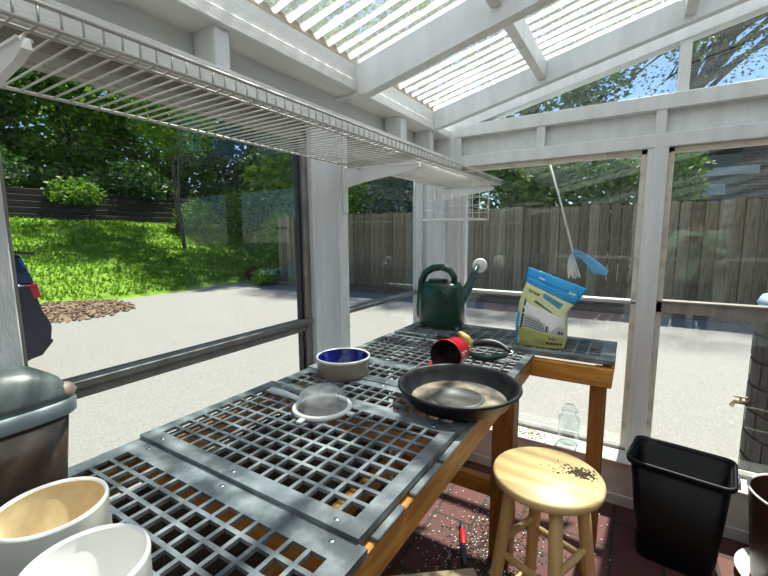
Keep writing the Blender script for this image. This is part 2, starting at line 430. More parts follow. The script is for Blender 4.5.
def bez(p0, p1, p2, p3, n):
    r = []
    for i in range(n + 1):
        t = i / n; u = 1 - t
        r.append(tuple(u**3 * a + 3 * u * u * t * b + 3 * u * t * t * c + t**3 * d for a, b, c, d in zip(p0, p1, p2, p3)))
    return r

# key planes of the room (metres): camera stands over (0, 0), left wall at -X, end wall at +Y
XP, XG = -1.045, -1.09          # left wall: post faces, glass
LB, LP, LG = 2.35, 2.455, 2.51  # end wall: knee wall face, post faces, glass
XR, YB = 1.9, -1.7              # far walls behind the camera
roof_z = lambda x: 2.15 + .235 * (x + 1.05)   # underside of the sheets

# ------------------------------------------------------------------ floor, ground
struct(MB().box((-1.12, YB, -.06), (XR, LP + .02, 0)).build('floor', M['brickfloor']))
struct(MB().box((-60, -40, -.5), (60, 70, -.14)).build('ground', M['soil_ground']))
g = MB(); g.box((-11.2, -14, -.16), (9, 9.2, -.015))
struct(g.build('driveway', M['asphalt']))

# lawn rising to the left
def lawn_z(x, y):
    t = max(0., min(1., (-10.2 - .06 * (y - 5) - x) / 7.2))
    return -.02 + 2.1 * (t ** .92) + .05 * noise.noise(Vector((x * .5, y * .5, 0)))
xs = [-10.0 - .35 * i for i in range(24)]; ys = [-4 + .6 * j for j in range(36)]
vs = []; fs = []
for x in xs:
    for y in ys: vs.append((x, y, lawn_z(x, y)))
ny = len(ys)
for i in range(len(xs) - 1):
    for j in range(ny - 1): fs.append((i * ny + j, i * ny + j + 1, (i + 1) * ny + j + 1, (i + 1) * ny + j))
struct(MB().add(vs, fs, True).build('lawn', M['lawn']))
g = MB()
for k in range(16000):
    x = random.uniform(-17.3, -10.35); y = random.uniform(1.5, 14)
    z = lawn_z(x, y); h = random.uniform(.05, .12); a = random.uniform(0, PI); w = .035
    dx, dy = math.cos(a) * w, math.sin(a) * w; lx, ly = random.uniform(-.05, .05), random.uniform(-.05, .05)
    if z < .02: continue
    g.add([(x - dx, y - dy, z - .01), (x + dx, y + dy, z - .01), (x + lx, y + ly, z + h)], [(0, 1, 2)])
tag(g.build('lawn_grass', M['grass'], fix=False), 'bright green grass covering the sloping lawn beyond the driveway', 'grass', kind='stuff')
# mulch bed behind the car
ring = []; mv = [(-9.9, 3.4, .10)]
for j in range(20):
    t = 2 * PI * j / 20
    mv.append((-9.9 + 1.75 * math.cos(t), 3.3 + 1.15 * math.sin(t), -.02))
struct(MB().add(mv, [(0, 1 + j, 1 + (j + 1) % 20) for j in range(20)], True).build('mulch_bed', M['mulch']))
g = MB()
for k in range(700):
    r = math.sqrt(random.random()); t = random.uniform(0, 2 * PI)
    x = -9.9 + 1.8 * r * math.cos(t); y = 3.3 + 1.2 * r * math.sin(t); z = .11 * (1 - r) - .01
    a = random.uniform(0, PI); d = Vector((math.cos(a), math.sin(a), random.uniform(-.2, .3))) * random.uniform(.03, .08)
    g.beam(Vector((x, y, z)) - d, Vector((x, y, z + .015)) + d, .03, .015)
tag(g.build('mulch_chips', M['mulch'], fix=False), 'brown wood chips in the mulch bed at the edge of the driveway', 'mulch', kind='stuff')

# ------------------------------------------------------------------ left wall
W = 'white_y'
wl = struct(thing('wall_left', None, None, (XP, 0, 0)))
MB().box((XP - .10, YB, 0), (XP + .0, LP + .1, .30)).build('knee_wall', M['white_y'], wl)
def post(parent, x0, x1, y0, y1, z0, z1, name='post'):
    return MB().box((x0, y0, z0), (x1, y1, z1), .003).build(name, M['white'], parent)
for a, b in ((-.75, -.55), (.10, .287), (1.176, 1.384), (2.158, LP)): post(wl, XP - .085, XP, a, b, .30, 1.86)
MB().box((XP + .0, 1.322, .30), (XP + .006, 1.384, 1.85)).build('post_batten', M['white'], wl)
MB().box((XP - .085, YB, 1.86), (XP + .013, LP + .05, 1.925), .003).build('header', M['white_y'], wl)
MB().box((XP - .085, YB, 1.83), (XP - .03, LP, 1.86)).build('window_head', M['alum_mid'], wl)
MB().box((XP - .13, YB, 1.92), (XP - .103, LP + .1, 2.04)).build('frieze_panel', M['white_y'], wl)
for y, d in ((-.25, .05), (.785, .05), (1.85, .062), (2.19, .05), (2.44, .06)): MB().box((XP - .10, y, 1.925), (XP, y + d, 2.038), .002).build('stud', M['white'], wl)
MB().box((XP - .14, YB, 2.038), (XP + .02, LP + .05, 2.08), .003).build('top_plate', M['white_y'], wl)
MB().box((XP - .03, YB, 2.08), (XP + .012, 2.24, roof_z(XP) - .004)).build('eave_blocking', M['white_y'], wl)

def window(name, mk, panes, glass):
    """mk builds frame parts under the window root; panes are glass boxes"""
    w = struct(thing(name, None, None, panes[0][0]))
    mk(w)
    for lo, hi in panes: MB().box(lo, hi).build('glass_pane', M[glass], w)
    return w

def left_win(name, y0, y1, zr0, zr1, white_far):
    def mk(w):
        s = .026
        MB().box((XG - .02, y0, .30), (XG + .022, y0 + .012, 1.83), .002).build('stile', M['alum_mid'], w)
        MB().box((XG - .02, y1 - s if not white_far else y1 - .045, .30), (XG + .022, y1, 1.83), .002).build('stile', M['white'] if white_far else M['alum'], w)
        MB().box((XG - .02, y1 - s - .012 if not white_far else y1 - .002, .30), (XG + .005, y1 - s if not white_far else y1 + .012, 1.83)).build('gap_strip', M['alum_dark'], w)  # dark strip stands in for the dark gap beside the stile
        MB().box((XG - .02, y0, zr1 - .018), (XG + .03, y1, zr1), .002).build('rail', M['alum'], w)
        MB().box((XG - .02, y0, zr0), (XG + .012, y1, zr1 - .018), .002).build('rail', M['alum_mid'], w)
        MB().box((XG - .02, y0, 1.80), (XG + .022, y1, 1.83), .002).build('head_rail', M['alum_mid'], w)
        MB().box((XG - .02, y0, .30), (XG + .022, y1, .325), .002).build('bottom_rail', M['alum'], w)
    return window(name, mk, [((XG - .004, y0 + .008, zr1 - .01), (XG, y1 - .02, 1.81)), ((XG + .004, y0 + .008, .315), (XG + .008, y1 - .02, zr0 + .01))], 'glass_l')
left_win('window_1', .287, 1.176, 1.075, 1.122, False)
left_win('window_2', 1.384, 2.150, 1.10, 1.119, True)
left_win('window_3', -.55, .10, 1.075, 1.122, False)

# ------------------------------------------------------------------ end wall
we = struct(thing('wall_end', None, None, (0, LP, 0)))
MB().box((XP - .1, LB, 0), (XR, LP + .10, .235)).build('knee_wall', M['white_y'], we)
MB().box((XP - .02, LB - .012, .235), (XR, LP + .12, .249), .003).build('sill', M['white_y'], we)
MB().box((XP, LB - .012, 0), (XR, LB, .06), .003).build('base_board', M['white_y'], we)
post(we, XP, -.96, LP, LP + .1, .249, 2.10)
post(we, XP - .0, XP + .048, LP - .008, LP, .249, 2.12, 'corner_batten')
post(we, .02, .107, LP, LP + .1, .249, 1.86)
post(we, .045, .107, LP - .006, LP + .001, .249, 1.86, 'post_batten')
post(we, .97, 1.07, LP, LP + .1, .249, 1.86)
MB().box((XP, LP - .004, 1.86), (XR, LP + .1, 1.925), .003).build('header', M['white'], we)
MB().box((XP, LP + .05, 1.92), (XR, LP + .075, 2.04)).build('frieze_panel', M['white'], we)
for x in (-.514, .044, .60, 1.16): MB().box((x, LP + .0, 1.925), (x + .045, LP + .06, 2.037), .002).build('stud', M['white'], we)
MB().box((-1.0, LP - .006, 2.037), (XR, LP + .1, 2.108), .003).build('top_rail', M['white'], we)
for x in (.119, .75, 1.35): MB().box((x, LP + .02, 2.108), (x + .047, LP + .09, roof_z(x) - .03), .002).build('gable_stud', M['white'], we)
g = MB(); p = lambda x, d: (x, roof_z(x) - d)
g.prism([p(-1.16, .085), p(XR, .085), p(XR, .0), p(-1.16, .0)], 'Y', LP + .005, LP + .09)
g.build('gable_rail', M['white'], we)

def end_win(name, x0, x1, zr0, zr1, bead):
    def mk(w):
        s = .026; Y0, Y1 = LG - .03, LG + .02
        MB().box((x0, Y0, .255), (x0 + s, Y1, 1.86), .002).build('stile', M[bead[0]], w)
        MB().box((x1 - s, Y0, .255), (x1, Y1, 1.86), .002).build('stile', M[bead[1]], w)
        MB().box((x0, Y0, 1.836), (x1, Y1, 1.86), .002).build('head_rail', M['cream'], w)
        MB().box((x0, Y0, zr0), (x1, Y1, zr1), .002).build('rail', M[bead[2]], w)
        MB().box((x0, Y0 - .01, zr1 - .008), (x1, Y0, zr1)).build('rail_lip', M[bead[2]], w)
        MB().box((x0, Y0, .249), (x1, Y1, .266), .002).build('bottom_rail', M['alum'], w)
    return window(name, mk, [((x0 + .02, LG - .004, zr0), (x1 - .02, LG, 1.845)), ((x0 + .02, LG + .004, .26), (x1 - .02, LG + .008, zr1))], 'glass')
end_win('window_4', -.957, .02, 1.072, 1.092, ('white', 'cream', 'white'))
end_win('window_5', .107, .97, 1.038, 1.102, ('cream', 'cream', 'alum_mid'))
end_win('window_6', 1.07, XR, 1.038, 1.102, ('cream', 'cream', 'alum_mid'))
def gable_pane(name, x0, x1):
    w = struct(thing(name, None, None, (x0, LG, 2.1)))
    MB().prism([(x0, 2.1), (x1, 2.1), (x1, roof_z(x1) - .075), (x0, roof_z(x0) - .075)], 'Y', LG, LG + .004).build('glass_pane', M['glass'], w)
gable_pane('window_7', -.92, .13); gable_pane('window_8', .15, .77); gable_pane('window_9', .77, XR)

# walls behind the camera
wr = struct(thing('wall_right', None, None, (XR, 0, 0)))
g = MB()
for k in range(20): g.add([(XR, YB, .15 * k), (XR, LP + .1, .15 * k), (XR + .018, LP + .1, .15 * k + .15), (XR + .018, YB, .15 * k + .15)], [(0, 1, 2, 3)])
g.box((XR + .02, YB, 0), (XR + .1, LP + .1, 3.0)); g.build('siding', M['siding'], wr)
MB().box((XR - .03, YB, 1.9), (XR, LP, 2.02)).build('trim_board', M['housetrim'], wr)
wb = struct(thing('wall_back', None, None, (0, YB, 0)))
MB().box((XP - .1, YB - .1, 0), (XR + .1, YB, .25)).build('knee_wall', M['white'], wb)
MB().box((XP - .1, YB - .1, 1.86), (XR + .1, YB, 2.1)).build('header', M['white'], wb)
for x in (XP - .1, -.06, .9, XR - .02): MB().box((x, YB - .1, .25), (x + .12, YB, 1.86)).build('post', M['white'], wb)
MB().prism([(XP - .1, 2.1), (XR + .1, 2.1), (XR + .1, roof_z(XR + .1)), (XP - .1, roof_z(XP - .1))], 'Y', YB - .1, YB).build('gable', M['white'], wb)
def back_pane(name, x0, x1):
    w = struct(thing(name, None, None, (x0, YB, .25)))
    MB().box((x0, YB - .05, .25), (x1, YB - .045, 1.86)).build('glass_pane', M['glass'], w)
    MB().box((x0, YB - .07, 1.07), (x1, YB - .03, 1.11)).build('rail', M['white'], w)
back_pane('window_10', XP + .02, -.06); back_pane('window_11', .06, .9); back_pane('window_12', 1.02, XR - .02)

# unseen brick wall, added behind the camera to darken reflections in the glass
hb = struct(thing('reflection_block_wall', None, None, (0, -4.5, 0)))
MB().box((-3.5, -4.9, -.02), (6, -4.5, 4.2)).build('brick_face', M['housebrick'], hb)
# ------------------------------------------------------------------ roof
ce = struct(thing('ceiling', None, None, (0, 0, 2.1)))
def rafter(y, th, depth):
    MB().prism([(XP - .14, roof_z(XP - .14) - .01), (XR, roof_z(XR) - .01), (XR, roof_z(XR) - .01 - depth), (XP + .06, roof_z(XP + .06) - .01 - depth), (XP - .14, roof_z(XP - .14) - .09)], 'Y', y, y + th).build('rafter', M['white'], ce)
for y in (-1.65, -.86, -.19, .53, 1.45): rafter(y, .05, .13)
rafter(2.215, .045, .10)
for i, x in enumerate((-.45, .13, .71, 1.29)):
    for a, b in ((-.81, -.19), (-.14, .53), (.58, 1.45), (1.50, 2.215)):
        MB().box((x - .02, a, roof_z(x) - .088), (x + .02, b, roof_z(x) - .004), .002).build('purlin', M['white'], ce)
MB().box((XR - .05, YB, roof_z(XR) - .15), (XR, LP, roof_z(XR))).build('ledger', M['white'], ce)
AMP, PIT = .0095, .068
def sheet(y0, y1, dz):
    n = int(round((y1 - y0) / PIT * 14)); vs = []; fs = []
    for j in range(n + 1):
        y = y0 + (y1 - y0) * j / n; w = AMP * (1 + math.sin(2 * PI * y / PIT))
        for x in (-1.30, .3, XR + .05): vs.append((x, y, roof_z(x) + w + dz))
    for j in range(n):
        for i in (0, 1): a = j * 3 + i; fs.append((a, a + 1, a + 4, a + 3))
    MB().add(vs, fs, True).build('roof_panel', M['roof'], ce, fix=False)
for k, (a, b) in enumerate(((-1.8, -1.09), (-1.12, -.43), (-.46, .23), (.19, .89), (.85, 1.5), (1.46, 2.20), (2.16, 2.70))): sheet(a, b, .0015 * (k % 2))
poly = []; n = 380
for j in range(n + 1):
    y = YB + (2.2 - YB) * j / n; poly.append((y, roof_z(XP) + AMP * (1 + math.sin(2 * PI * y / PIT)) - .001))
vs = []
for y, z in poly: vs += [(XP - .01, y, roof_z(XP) - .005), (XP - .01, y, z), (XP + .014, y, z + .003), (XP + .014, y, roof_z(XP) - .005)]
fs = []
for j in range(n):
    for a in range(4): b = (a + 1) % 4; fs.append((j * 4 + a, j * 4 + b, j * 4 + 4 + b, j * 4 + 4 + a))
MB().add(vs, fs).build('closure_strip', M['foam'], ce)

hk = MB(); hx, hy, hz = -.45, 1.76, roof_z(-.45) - .088
hk.tube([(hx, hy, hz + .01), (hx, hy, hz - .008)] + [(hx + .009 - .009 * math.cos(t), hy, hz - .008 - .011 * math.sin(t)) for t in [PI * k / 8 for k in range(1, 10)]], .0018, 6)
tag(hk.build('cup_hook', M['steel']), 'small metal cup hook screwed under the ceiling purlin', 'hook')

# ------------------------------------------------------------------ wire shelf on the left wall
SZ = 1.7115; XF, XB = -.648, -.955; SY0, SY1 = -.60, 2.265
sh = thing('wire_shelf', 'long white wire shelf on brackets along the left wall above the windows', 'shelf', (-.8, .8, SZ))
g = MB(); y = SY0
while y < SY1:
    g.tube([(XB, y, SZ), (XF, y, SZ)], .0019, 6); y += .0245
g.tube([(XF - .022, SY0, SZ - .003), (XF - .022, SY1, SZ - .003)], .0024, 6)
g.build('wire_deck', M['wire'], sh)
MB().tube([(XB, SY0, SZ - .002), (XB, SY1, SZ - .002)], .0034, 8).build('back_wire', M['wire'], sh)
g = MB(); y = SY0
while y < SY1:
    g.tube([(XF, y, SZ), (XF + .001, y, SZ + .024)], .0018, 6); y += .0245
g.tube([(XF, SY0, SZ), (XF, SY1, SZ)], .0030, 8); g.tube([(XF + .001, SY0, SZ + .0245), (XF + .001, SY1, SZ + .0245)], .0032, 8)
g.build('front_lip', M['wire'], sh)
for y in (.232, 1.362, 2.262):
    g = MB(); z = SZ - .006
    g.prism([(XP + .016, z + .012), (XF - .045, z + .002), (XF - .040, z - .014), (XF - .07, z - .022), (XP + .10, z - .050), (XP + .016, z - .066)], 'Y', y - .006, y + .006)
    g.beam((XP + .016, y, z + .010), (XF - .045, y, z), .018, .004)
    g.build('shelf_bracket', M['bracket'], sh)
    g = MB(); x = XP + (.0125 if 1.3 < y < 1.4 else .0065)
    g.box((x - .006, y - .013, 1.535), (x + .005, y + .013, 1.855), .002)
    for k in range(14): g.box((x + .005, y - .004, 1.55 + .022 * k), (x + .0056, y + .004, 1.562 + .022 * k))
    g.build('wall_standard', M['bracket'], sh)

# wire basket clipped under the far end of the shelf
bk = thing('hanging_wire_basket', 'small white wire basket hanging under the far end of the wall shelf', 'basket', (-.83, 2.0, 1.52))
g = MB(); bx0, bx1, by0, by1, bz = -.985, -.672, 1.875, 2.13, 1.522
for k in range(19): x = bx0 + (bx1 - bx0) * k / 18; g.tube([(x, by0, bz), (x, by1, bz)], .0014, 5)
for y in (by0, (by0 + by1) / 2, by1): g.tube([(bx0, y, bz - .002), (bx1, y, bz - .002)], .0022, 6)
for x in (bx0, bx1): g.tube([(x, by0, bz - .002), (x, by1, bz - .002)], .0022, 6)
g.build('basket_floor', M['wire_white'], bk)
g = MB()
for y in (by1,):
    for z in (1.56, 1.60, 1.64): g.tube([(bx0, y, z), (bx1, y, z)], .0014, 5)
    for k in range(7): x = bx0 + (bx1 - bx0) * k / 6; g.tube([(x, y, bz), (x, y, 1.665)], .0016, 5)
g.build('basket_back', M['wire_white'], bk)
for x in (bx0, bx1):
    g = MB()
    for yy in (by0 + .01, by1 - .005): g.tube([(x, yy, bz), (x, yy - .01, 1.62), (x, yy, SZ + .003), (x, yy + .03, SZ + .003)], .0022, 6)
    for z in (1.575, 1.63): g.tube([(x, by0 + .005, z), (x, by1, z)], .0014, 5)
    g.build('hanger', M['wire_white'], bk)

# ------------------------------------------------------------------ potting bench
BZ = .945                       # top of the plastic decking
bn = thing('potting_bench', 'L shaped orange stained wooden potting bench under the black plastic decking', 'bench', (-.7, .9, 0))
BT, BB = BZ - .018, .852
BXL, BXR = -1.03, -.345
YN, YI, YE = -.36, 1.716, 2.065
MB().box((BXR - .038, YN, BB), (BXR, YI + .036, BT), .003).build('front_apron', M['cedar_y'], bn)
MB().box((BXL, YN, BB), (BXL + .038, YE, BT), .003).build('back_apron', M['cedar_y'], bn)
MB().box((BXR, YI, BB), (-.045, YI + .036, BT), .003).build('return_apron', M['cedar_x'], bn)
MB().box((BXL + .04, YE - .04, BB), (-.045, YE - .003, BT), .003).build('far_apron', M['cedar_x'], bn)
MB().box((-.083, YI + .037, BB), (-.045, YE - .041, BT), .003).build('end_apron', M['cedar_y'], bn)
MB().box((BXL + .04, YN, BB), (BXR - .04, YN + .036, BT), .003).build('near_apron', M['cedar_x'], bn)
for y in (.06, .455, .90): MB().box((BXL + .04, y, BB + .005), (BXR - .04, y + .038, BT), .002).build('joist', M['cedar_x'], bn)
for k in range(14): MB().box((BXL + .04, -.34 + .139 * k, .06), (BXL + .058, -.34 + .139 * k + .132, BB - .002), .002).build('light_block_board', M['timber'], bn)  # dark boards added to block light showing through the panel holes
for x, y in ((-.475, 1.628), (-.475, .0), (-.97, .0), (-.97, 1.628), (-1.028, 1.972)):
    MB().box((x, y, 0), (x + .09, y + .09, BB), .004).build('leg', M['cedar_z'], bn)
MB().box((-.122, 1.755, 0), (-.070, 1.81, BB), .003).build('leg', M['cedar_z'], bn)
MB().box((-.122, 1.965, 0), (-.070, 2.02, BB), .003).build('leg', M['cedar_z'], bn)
MB().box((-.94, 1.66, .28), (-.475, 1.70, .36), .003).build('cross_rail', M['cedar_x'], bn)
MB().box((-.965, .09, .30), (-.925, 1.628, .38), .003).build('cross_rail', M['cedar_y'], bn)

def grate(y0, y1, x0, x1, z, label, px=.0410, py=.0410, hx=.0325, hy=.0320, mx=.028, my=.034, rim=True):
    """plastic decking panel: a plate pierced by rows of square holes, ribs under it"""
    nx = int((x1 - x0 - 2 * mx + (px - hx)) / px); nyy = int((y1 - y0 - 2 * my + (py - hy)) / py)
    sx = (x0 + x1) / 2 - (nx * px - (px - hx)) / 2; sy = (y0 + y1) / 2 - (nyy * py - (py - hy)) / 2
    X = [x0]; Y = [y0]
    for i in range(nx): X += [sx + i * px, sx + i * px + hx]
    for j in range(nyy): Y += [sy + j * py, sy + j * py + hy]
    X.append(x1); Y.append(y1)
    t = thing('bench_grate', label, 'bench panel', ((x0 + x1) / 2, (y0 + y1) / 2, z - .016), 'black plastic decking panels of the bench')
    MB().holed(X, Y, lambda i, j: i % 2 == 1 and j % 2 == 1, z - .008, z).build('pierced_plate', M['grate'], t)
    g = MB()
    for (a, b, c, d) in ((x0, y0, x1, y0 + .005), (x0, y1 - .004, x1, y1), (x1 - .004, y0 + .004, x1, y1 - .004), (x0, y0 + .004, x0 + .004, y1 - .004)): g.box((a, b, z - .0155), (c, d, z - .0081))
    g.build('edge_rib', M['grate'], t)
    for xx in (x0 + .07, (x0 + x1) / 2, x1 - .06):
        for yy in ((y0 + .018, y1 - .018)):
            MB().lathe([(.0, .0016), (.004, .0012), (.0055, 0), (.0055, -.002)], (xx, yy, z), 12).build('screw', M['chrome'], t)
    return t
grate(-.36, .068, -1.03, -.348, BZ, 'black pierced bench panel at the near end under the pots')
grate(.066, .486, -1.03, -.338, BZ, 'black pierced bench panel second from the near end, its far strip overlapped')
grate(.486, .925, -1.031, -.356, BZ + .009, 'raised black pierced bench panel in mid bench with the strainer on it')
grate(.918, 1.118, -1.035, -.352, BZ, 'short black pierced bench panel under the blue bowl and the round saucer')
grate(1.112, 1.315, -1.04, -.352, BZ + .003, 'short black pierced bench panel just beyond the blue bowl')
grate(1.308, 1.742, -1.045, -.334, BZ, 'black pierced bench panel under the red pot and the shears')
grate(1.735, 2.068, -1.02, -.043, BZ + .012, 'wide black pierced bench panel at the far end under watering can and bag', px=.052, hx=.043, py=.0405, hy=.031)
for a, b in ((.52, .62), (.66, .79), (.80, 1.02), (1.03, 1.24), (1.36, 1.54), (1.56, 1.70)): MB().box((BXR - .012, a, BT), (BXR + .004, b, BT + .008), .002).build('edge_strip', M['grate'], bn)

# ------------------------------------------------------------------ things on the bench
# blue stoneware bowl
c = (-.880, 1.128, BZ + .001)
t = thing('pet_bowl', 'beige stoneware bowl with glossy blue inside and white rim', 'bowl', c)
MB().lathe([(0, 0), (.086, 0), (.0925, .006), (.0965, .060)], c, 64).build('outer_wall', M['stone_beige'], t)
MB().lathe([(.0965, .060), (.0985, .064), (.0975, .068), (.0945, .069), (.091, .066)], c, 64).build('rim', M['stone_white'], t)
MB().lathe([(.091, .066), (.088, .060), (.084, .018), (.078, .012), (0, .011)], c, 64).build('inside', M['stone_blue'], t)
# kitchen strainer upside down
c = Vector((-.733, .837, BZ + .010))
t = thing('strainer', 'white mesh strainer lying upside down on the bench', 'strainer', c)
g = MB(); ring = [(c.x + .078 * math.cos(a), c.y + .078 * math.sin(a), c.z + .006) for a in [2 * PI * k / 48 for k in range(48)]]
g.tube(ring, [.0075] * 48, 10, closed=True); g.build('ring', M['white_plastic'], t)
MB().lathe([(.074, .008), (.071, .028), (.060, .048), (.042, .062), (.020, .070), (0, .072)], c, 48)
mm, nt, out = nodes_of('fine_mesh')
tr = N(nt, 'ShaderNodeBsdfTransparent'); df = N(nt, 'ShaderNodeBsdfDiffuse'); df.inputs[0].default_value = (.72, .72, .70, 1)
tcd = N(nt, 'ShaderNodeTexCoord'); nz = N(nt, 'ShaderNodeTexNoise'); nz.inputs['Scale'].default_value = 18.
mr = N(nt, 'ShaderNodeMapRange'); mr.inputs['From Min'].default_value = .35; mr.inputs['From Max'].default_value = .7; mr.inputs['To Min'].default_value = .22; mr.inputs['To Max'].default_value = .55
mx = N(nt, 'ShaderNodeMixShader')
nt.links.new(tcd.outputs['Object'], nz.inputs['Vector']); nt.links.new(nz.outputs['Fac'], mr.inputs['Value']); nt.links.new(mr.outputs[0], mx.inputs[0])
nt.links.new(tr.outputs[0], mx.inputs[1]); nt.links.new(df.outputs[0], mx.inputs[2]); nt.links.new(mx.outputs[0], out.inputs[0])
MB().lathe([(.074, .008), (.072, .026), (.062, .047), (.044, .061), (.022, .069), (0, .071)], c, 48).build('mesh_dome', mm, t)
g = MB(); h = [(c.x - .075, c.y, c.z + .007), (c.x - .12, c.y + .004, c.z + .010), (c.x - .17, c.y + .006, c.z + .011), (c.x - .212, c.y + .004, c.z + .011), (c.x - .218, c.y + .004, c.z + .011)]
g.tube(h, [.007, .0085, .011, .0105, .004], 10); g.build('handle', M['white_plastic'], t)
for a in (PI * .03, -PI * .48):
    p = Vector((c.x + .085 * math.cos(a), c.y + .085 * math.sin(a), c.z + .004)); q = Vector((c.x + .105 * math.cos(a), c.y + .105 * math.sin(a), c.z + .003))
    MB().beam(p, q, .016, .006).build('rest_lug', M['white_plastic'], t)
# black saucer
c = (-.425, 1.100, BZ + .006)
t = thing('plant_saucer', 'large round black plastic plant saucer with dried silt inside', 'saucer', c)
MB().lathe([(0, 0), (.135, 0), (.148, .006), (.168, .040), (.172, .046), (.180, .047), (.1825, .051), (.181, .056), (.175, .057), (.170, .054), (.163, .040), (.146, .012), (.140, .008)], c, 80).build('dish', M['tray'], t)
MB().lathe([(.1415, .0088), (.10, .0082), (.076, .0082)], c, 64).build('silt_bottom', M['traydirt'], t)
MB().lathe([(.078, .0080), (.075, .0115), (.070, .0125), (.066, .0115), (.064, .0088), (0, .0088)], c, 64).build('base_ring', mat('dusty_grey_centre', (.06, .059, .057), .5, col2=(.11, .104, .094), scale=22), t)
# red pot on its side
a0 = Vector((-.565, 1.325, BZ + .0625)); ax = Vector((-.02, 1.0, -.075)).normalized()
t = thing('red_pot', 'small red pot lying on its side behind the black saucer', 'pot', (-.55, 1.42, BZ))
MB().lathe([(.0600, 0), (.0612, .004), (.060, .010), (.058, .012), (.051, .125), (.048, .132), (0, .132)], a0, 48, axis=ax).build('wall', M['red'], t)
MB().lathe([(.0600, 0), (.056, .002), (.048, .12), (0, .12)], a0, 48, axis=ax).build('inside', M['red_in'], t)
g = MB(); u = ax.cross(Vector((0, 0, 1))).normalized()
e = a0 - u * .045 + Vector((0, 0, -.047)) + ax * .006
g.tube([e, e - u * .02 + Vector((0, 0, -.002)), e - u * .03 + ax * .02 + Vector((0, 0, -.002)), e - u * .012 + ax * .045 + Vector((0, 0, .004))], [.006, .007, .007, .005], 8)
g.build('loop_handle', M['red'], t)
g = MB()
for k in range(26):
    th = random.uniform(-.7, .3); d = random.uniform(.02, .09); r = .0585 - .0062 * d / .1
    w = u * math.cos(th) + ax.cross(u) * -math.sin(th)
    p = a0 + ax * d + w * (r + .0005)
    g.beam(p - ax * random.uniform(.002, .007), p + ax * random.uniform(.002, .007), .004, .001, up=w)
g.build('printed_flecks', M['paper'], t)
# pruning shears
t = thing('pruning_shears', 'pruning shears with dark and yellow grips lying behind the red pot', 'shears', (-.54, 1.64, BZ))
zz = BZ + .028
g = MB(); g.tube(bez((-.560, 1.60, zz + .012), (-.52, 1.66, zz + .020), (-.46, 1.68, zz + .016), (-.415, 1.625, zz - .004), 12), [.010, .013, .0155, .0165, .017, .017, .0165, .0155, .014, .0125, .011, .010, .008], 10); g.build('upper_grip', M['grip'], t)
g = MB(); g.tube(bez((-.675, 1.745, zz + .016), (-.64, 1.70, zz + .020), (-.60, 1.65, zz + .018), (-.557, 1.598, zz + .012), 6), [.008, .013, .0155, .0165, .0155, .0145, .012], 10); g.build('yellow_collar', M['grip_yellow'], t)
g = MB(); g.tube(bez((-.545, 1.545, zz - .012), (-.50, 1.49, zz - .012), (-.43, 1.53, zz - .014), (-.418, 1.62, zz - .012), 12), [.009, .011, .0125, .013, .013, .013, .013, .013, .0125, .012, .011, .010, .008], 10); g.build('lower_grip', M['grip_green'], t)
g = MB(); g.tube(bez((-.417, 1.635, zz - .004), (-.392, 1.65, zz - .006), (-.392, 1.62, zz - .012), (-.417, 1.61, zz - .012), 6), .0035, 6); g.build('catch_loop', M['steel'], t)
g = MB(); g.tube([(-.67, 1.745, zz + .014), (-.70, 1.78, zz + .008), (-.748, 1.836, zz)], [.006, .008, .002], 6); g.tube([(-.555, 1.56, zz - .008), (-.63, 1.70, zz - .006), (-.72, 1.82, zz - .004)], [.006, .007, .002], 6); g.build('blades', M['steel'], t)
t = thing('hand_cultivator', 'dark handled garden tool with green wrist cord lying left of the red pot', 'garden tool', (-.71, 1.70, BZ))
g = MB(); g.tube([(-.775, 1.735, BZ + .016), (-.74, 1.725, BZ + .020), (-.69, 1.708, BZ + .020), (-.65, 1.69, BZ + .018)], [.009, .0135, .0135, .009], 10); g.build('handle', M['grip'], t)
g = MB(); g.tube(bez((-.775, 1.735, BZ + .014), (-.86, 1.74, BZ + .03), (-.83, 1.62, BZ + .012), (-.73, 1.63, BZ + .006), 14), .0035, 6); g.build('wrist_cord', M['grip_green'], t)
for i, (x, y, a, lab) in enumerate(((-.437, 1.552, .35, 'leftmost of the three small white plant tags beside the shears'), (-.410, 1.555, -.05, 'middle of the three small white plant tags beside the shears'), (-.385, 1.558, -.45, 'rightmost of the three small white plant tags beside the shears'))):
    o = MB().beam((x - .028 * math.cos(a), y - .028 * math.sin(a), BZ + .005 + .003 * i), (x + .028 * math.cos(a), y + .028 * math.sin(a), BZ + .005 + .003 * i), .018, .0012).build('plant_tag', M['paper'])
    tag(o, lab, 'tag', 'white plant tags beside the shears')

# watering can
L0 = BZ + .013
c = Vector((-.858, 1.955, L0))
t = thing('watering_can', 'dark green plastic watering can with white rose at the far end of the bench', 'watering can', c)
def oval(z, a, b, n=40, p=2.6, dx=0., dy=0.):
    r = []
    for k in range(n):
        th = 2 * PI * k / n; ct, st = math.cos(th), math.sin(th)
        r.append((c.x + dx + a * math.copysign(abs(ct)**(2 / p), ct), c.y + dy + b * math.copysign(abs(st)**(2 / p), st), c.z + z))
    return r
rings = [oval(0, .102, .080), oval(.006, .112, .088), oval(.03, .119, .094), oval(.10, .119, .094), oval(.17, .114, .090), oval(.215, .108, .084), oval(.232, .099, .075), oval(.240, .082, .06)]
MB().loft(rings).build('tank', M['green_can'], t)
MB().loft([oval(.2405, .050, .042, dx=-.02), oval(.252, .050, .042, dx=-.02)], smooth=False).build('filler_rim', M['green_can'], t)
MB().loft([oval(.2522, .043, .035, dx=-.02), oval(.2526, .043, .035, dx=-.02)], smooth=False).build('filler_dark_disc', M['blacktrim'], t)  # thin black disc stands in for the dark of the filler opening
hp = bez((-.080, 0, .238), (.02, 0, .0), (0, 0, 0), (0, 0, 0), 1)
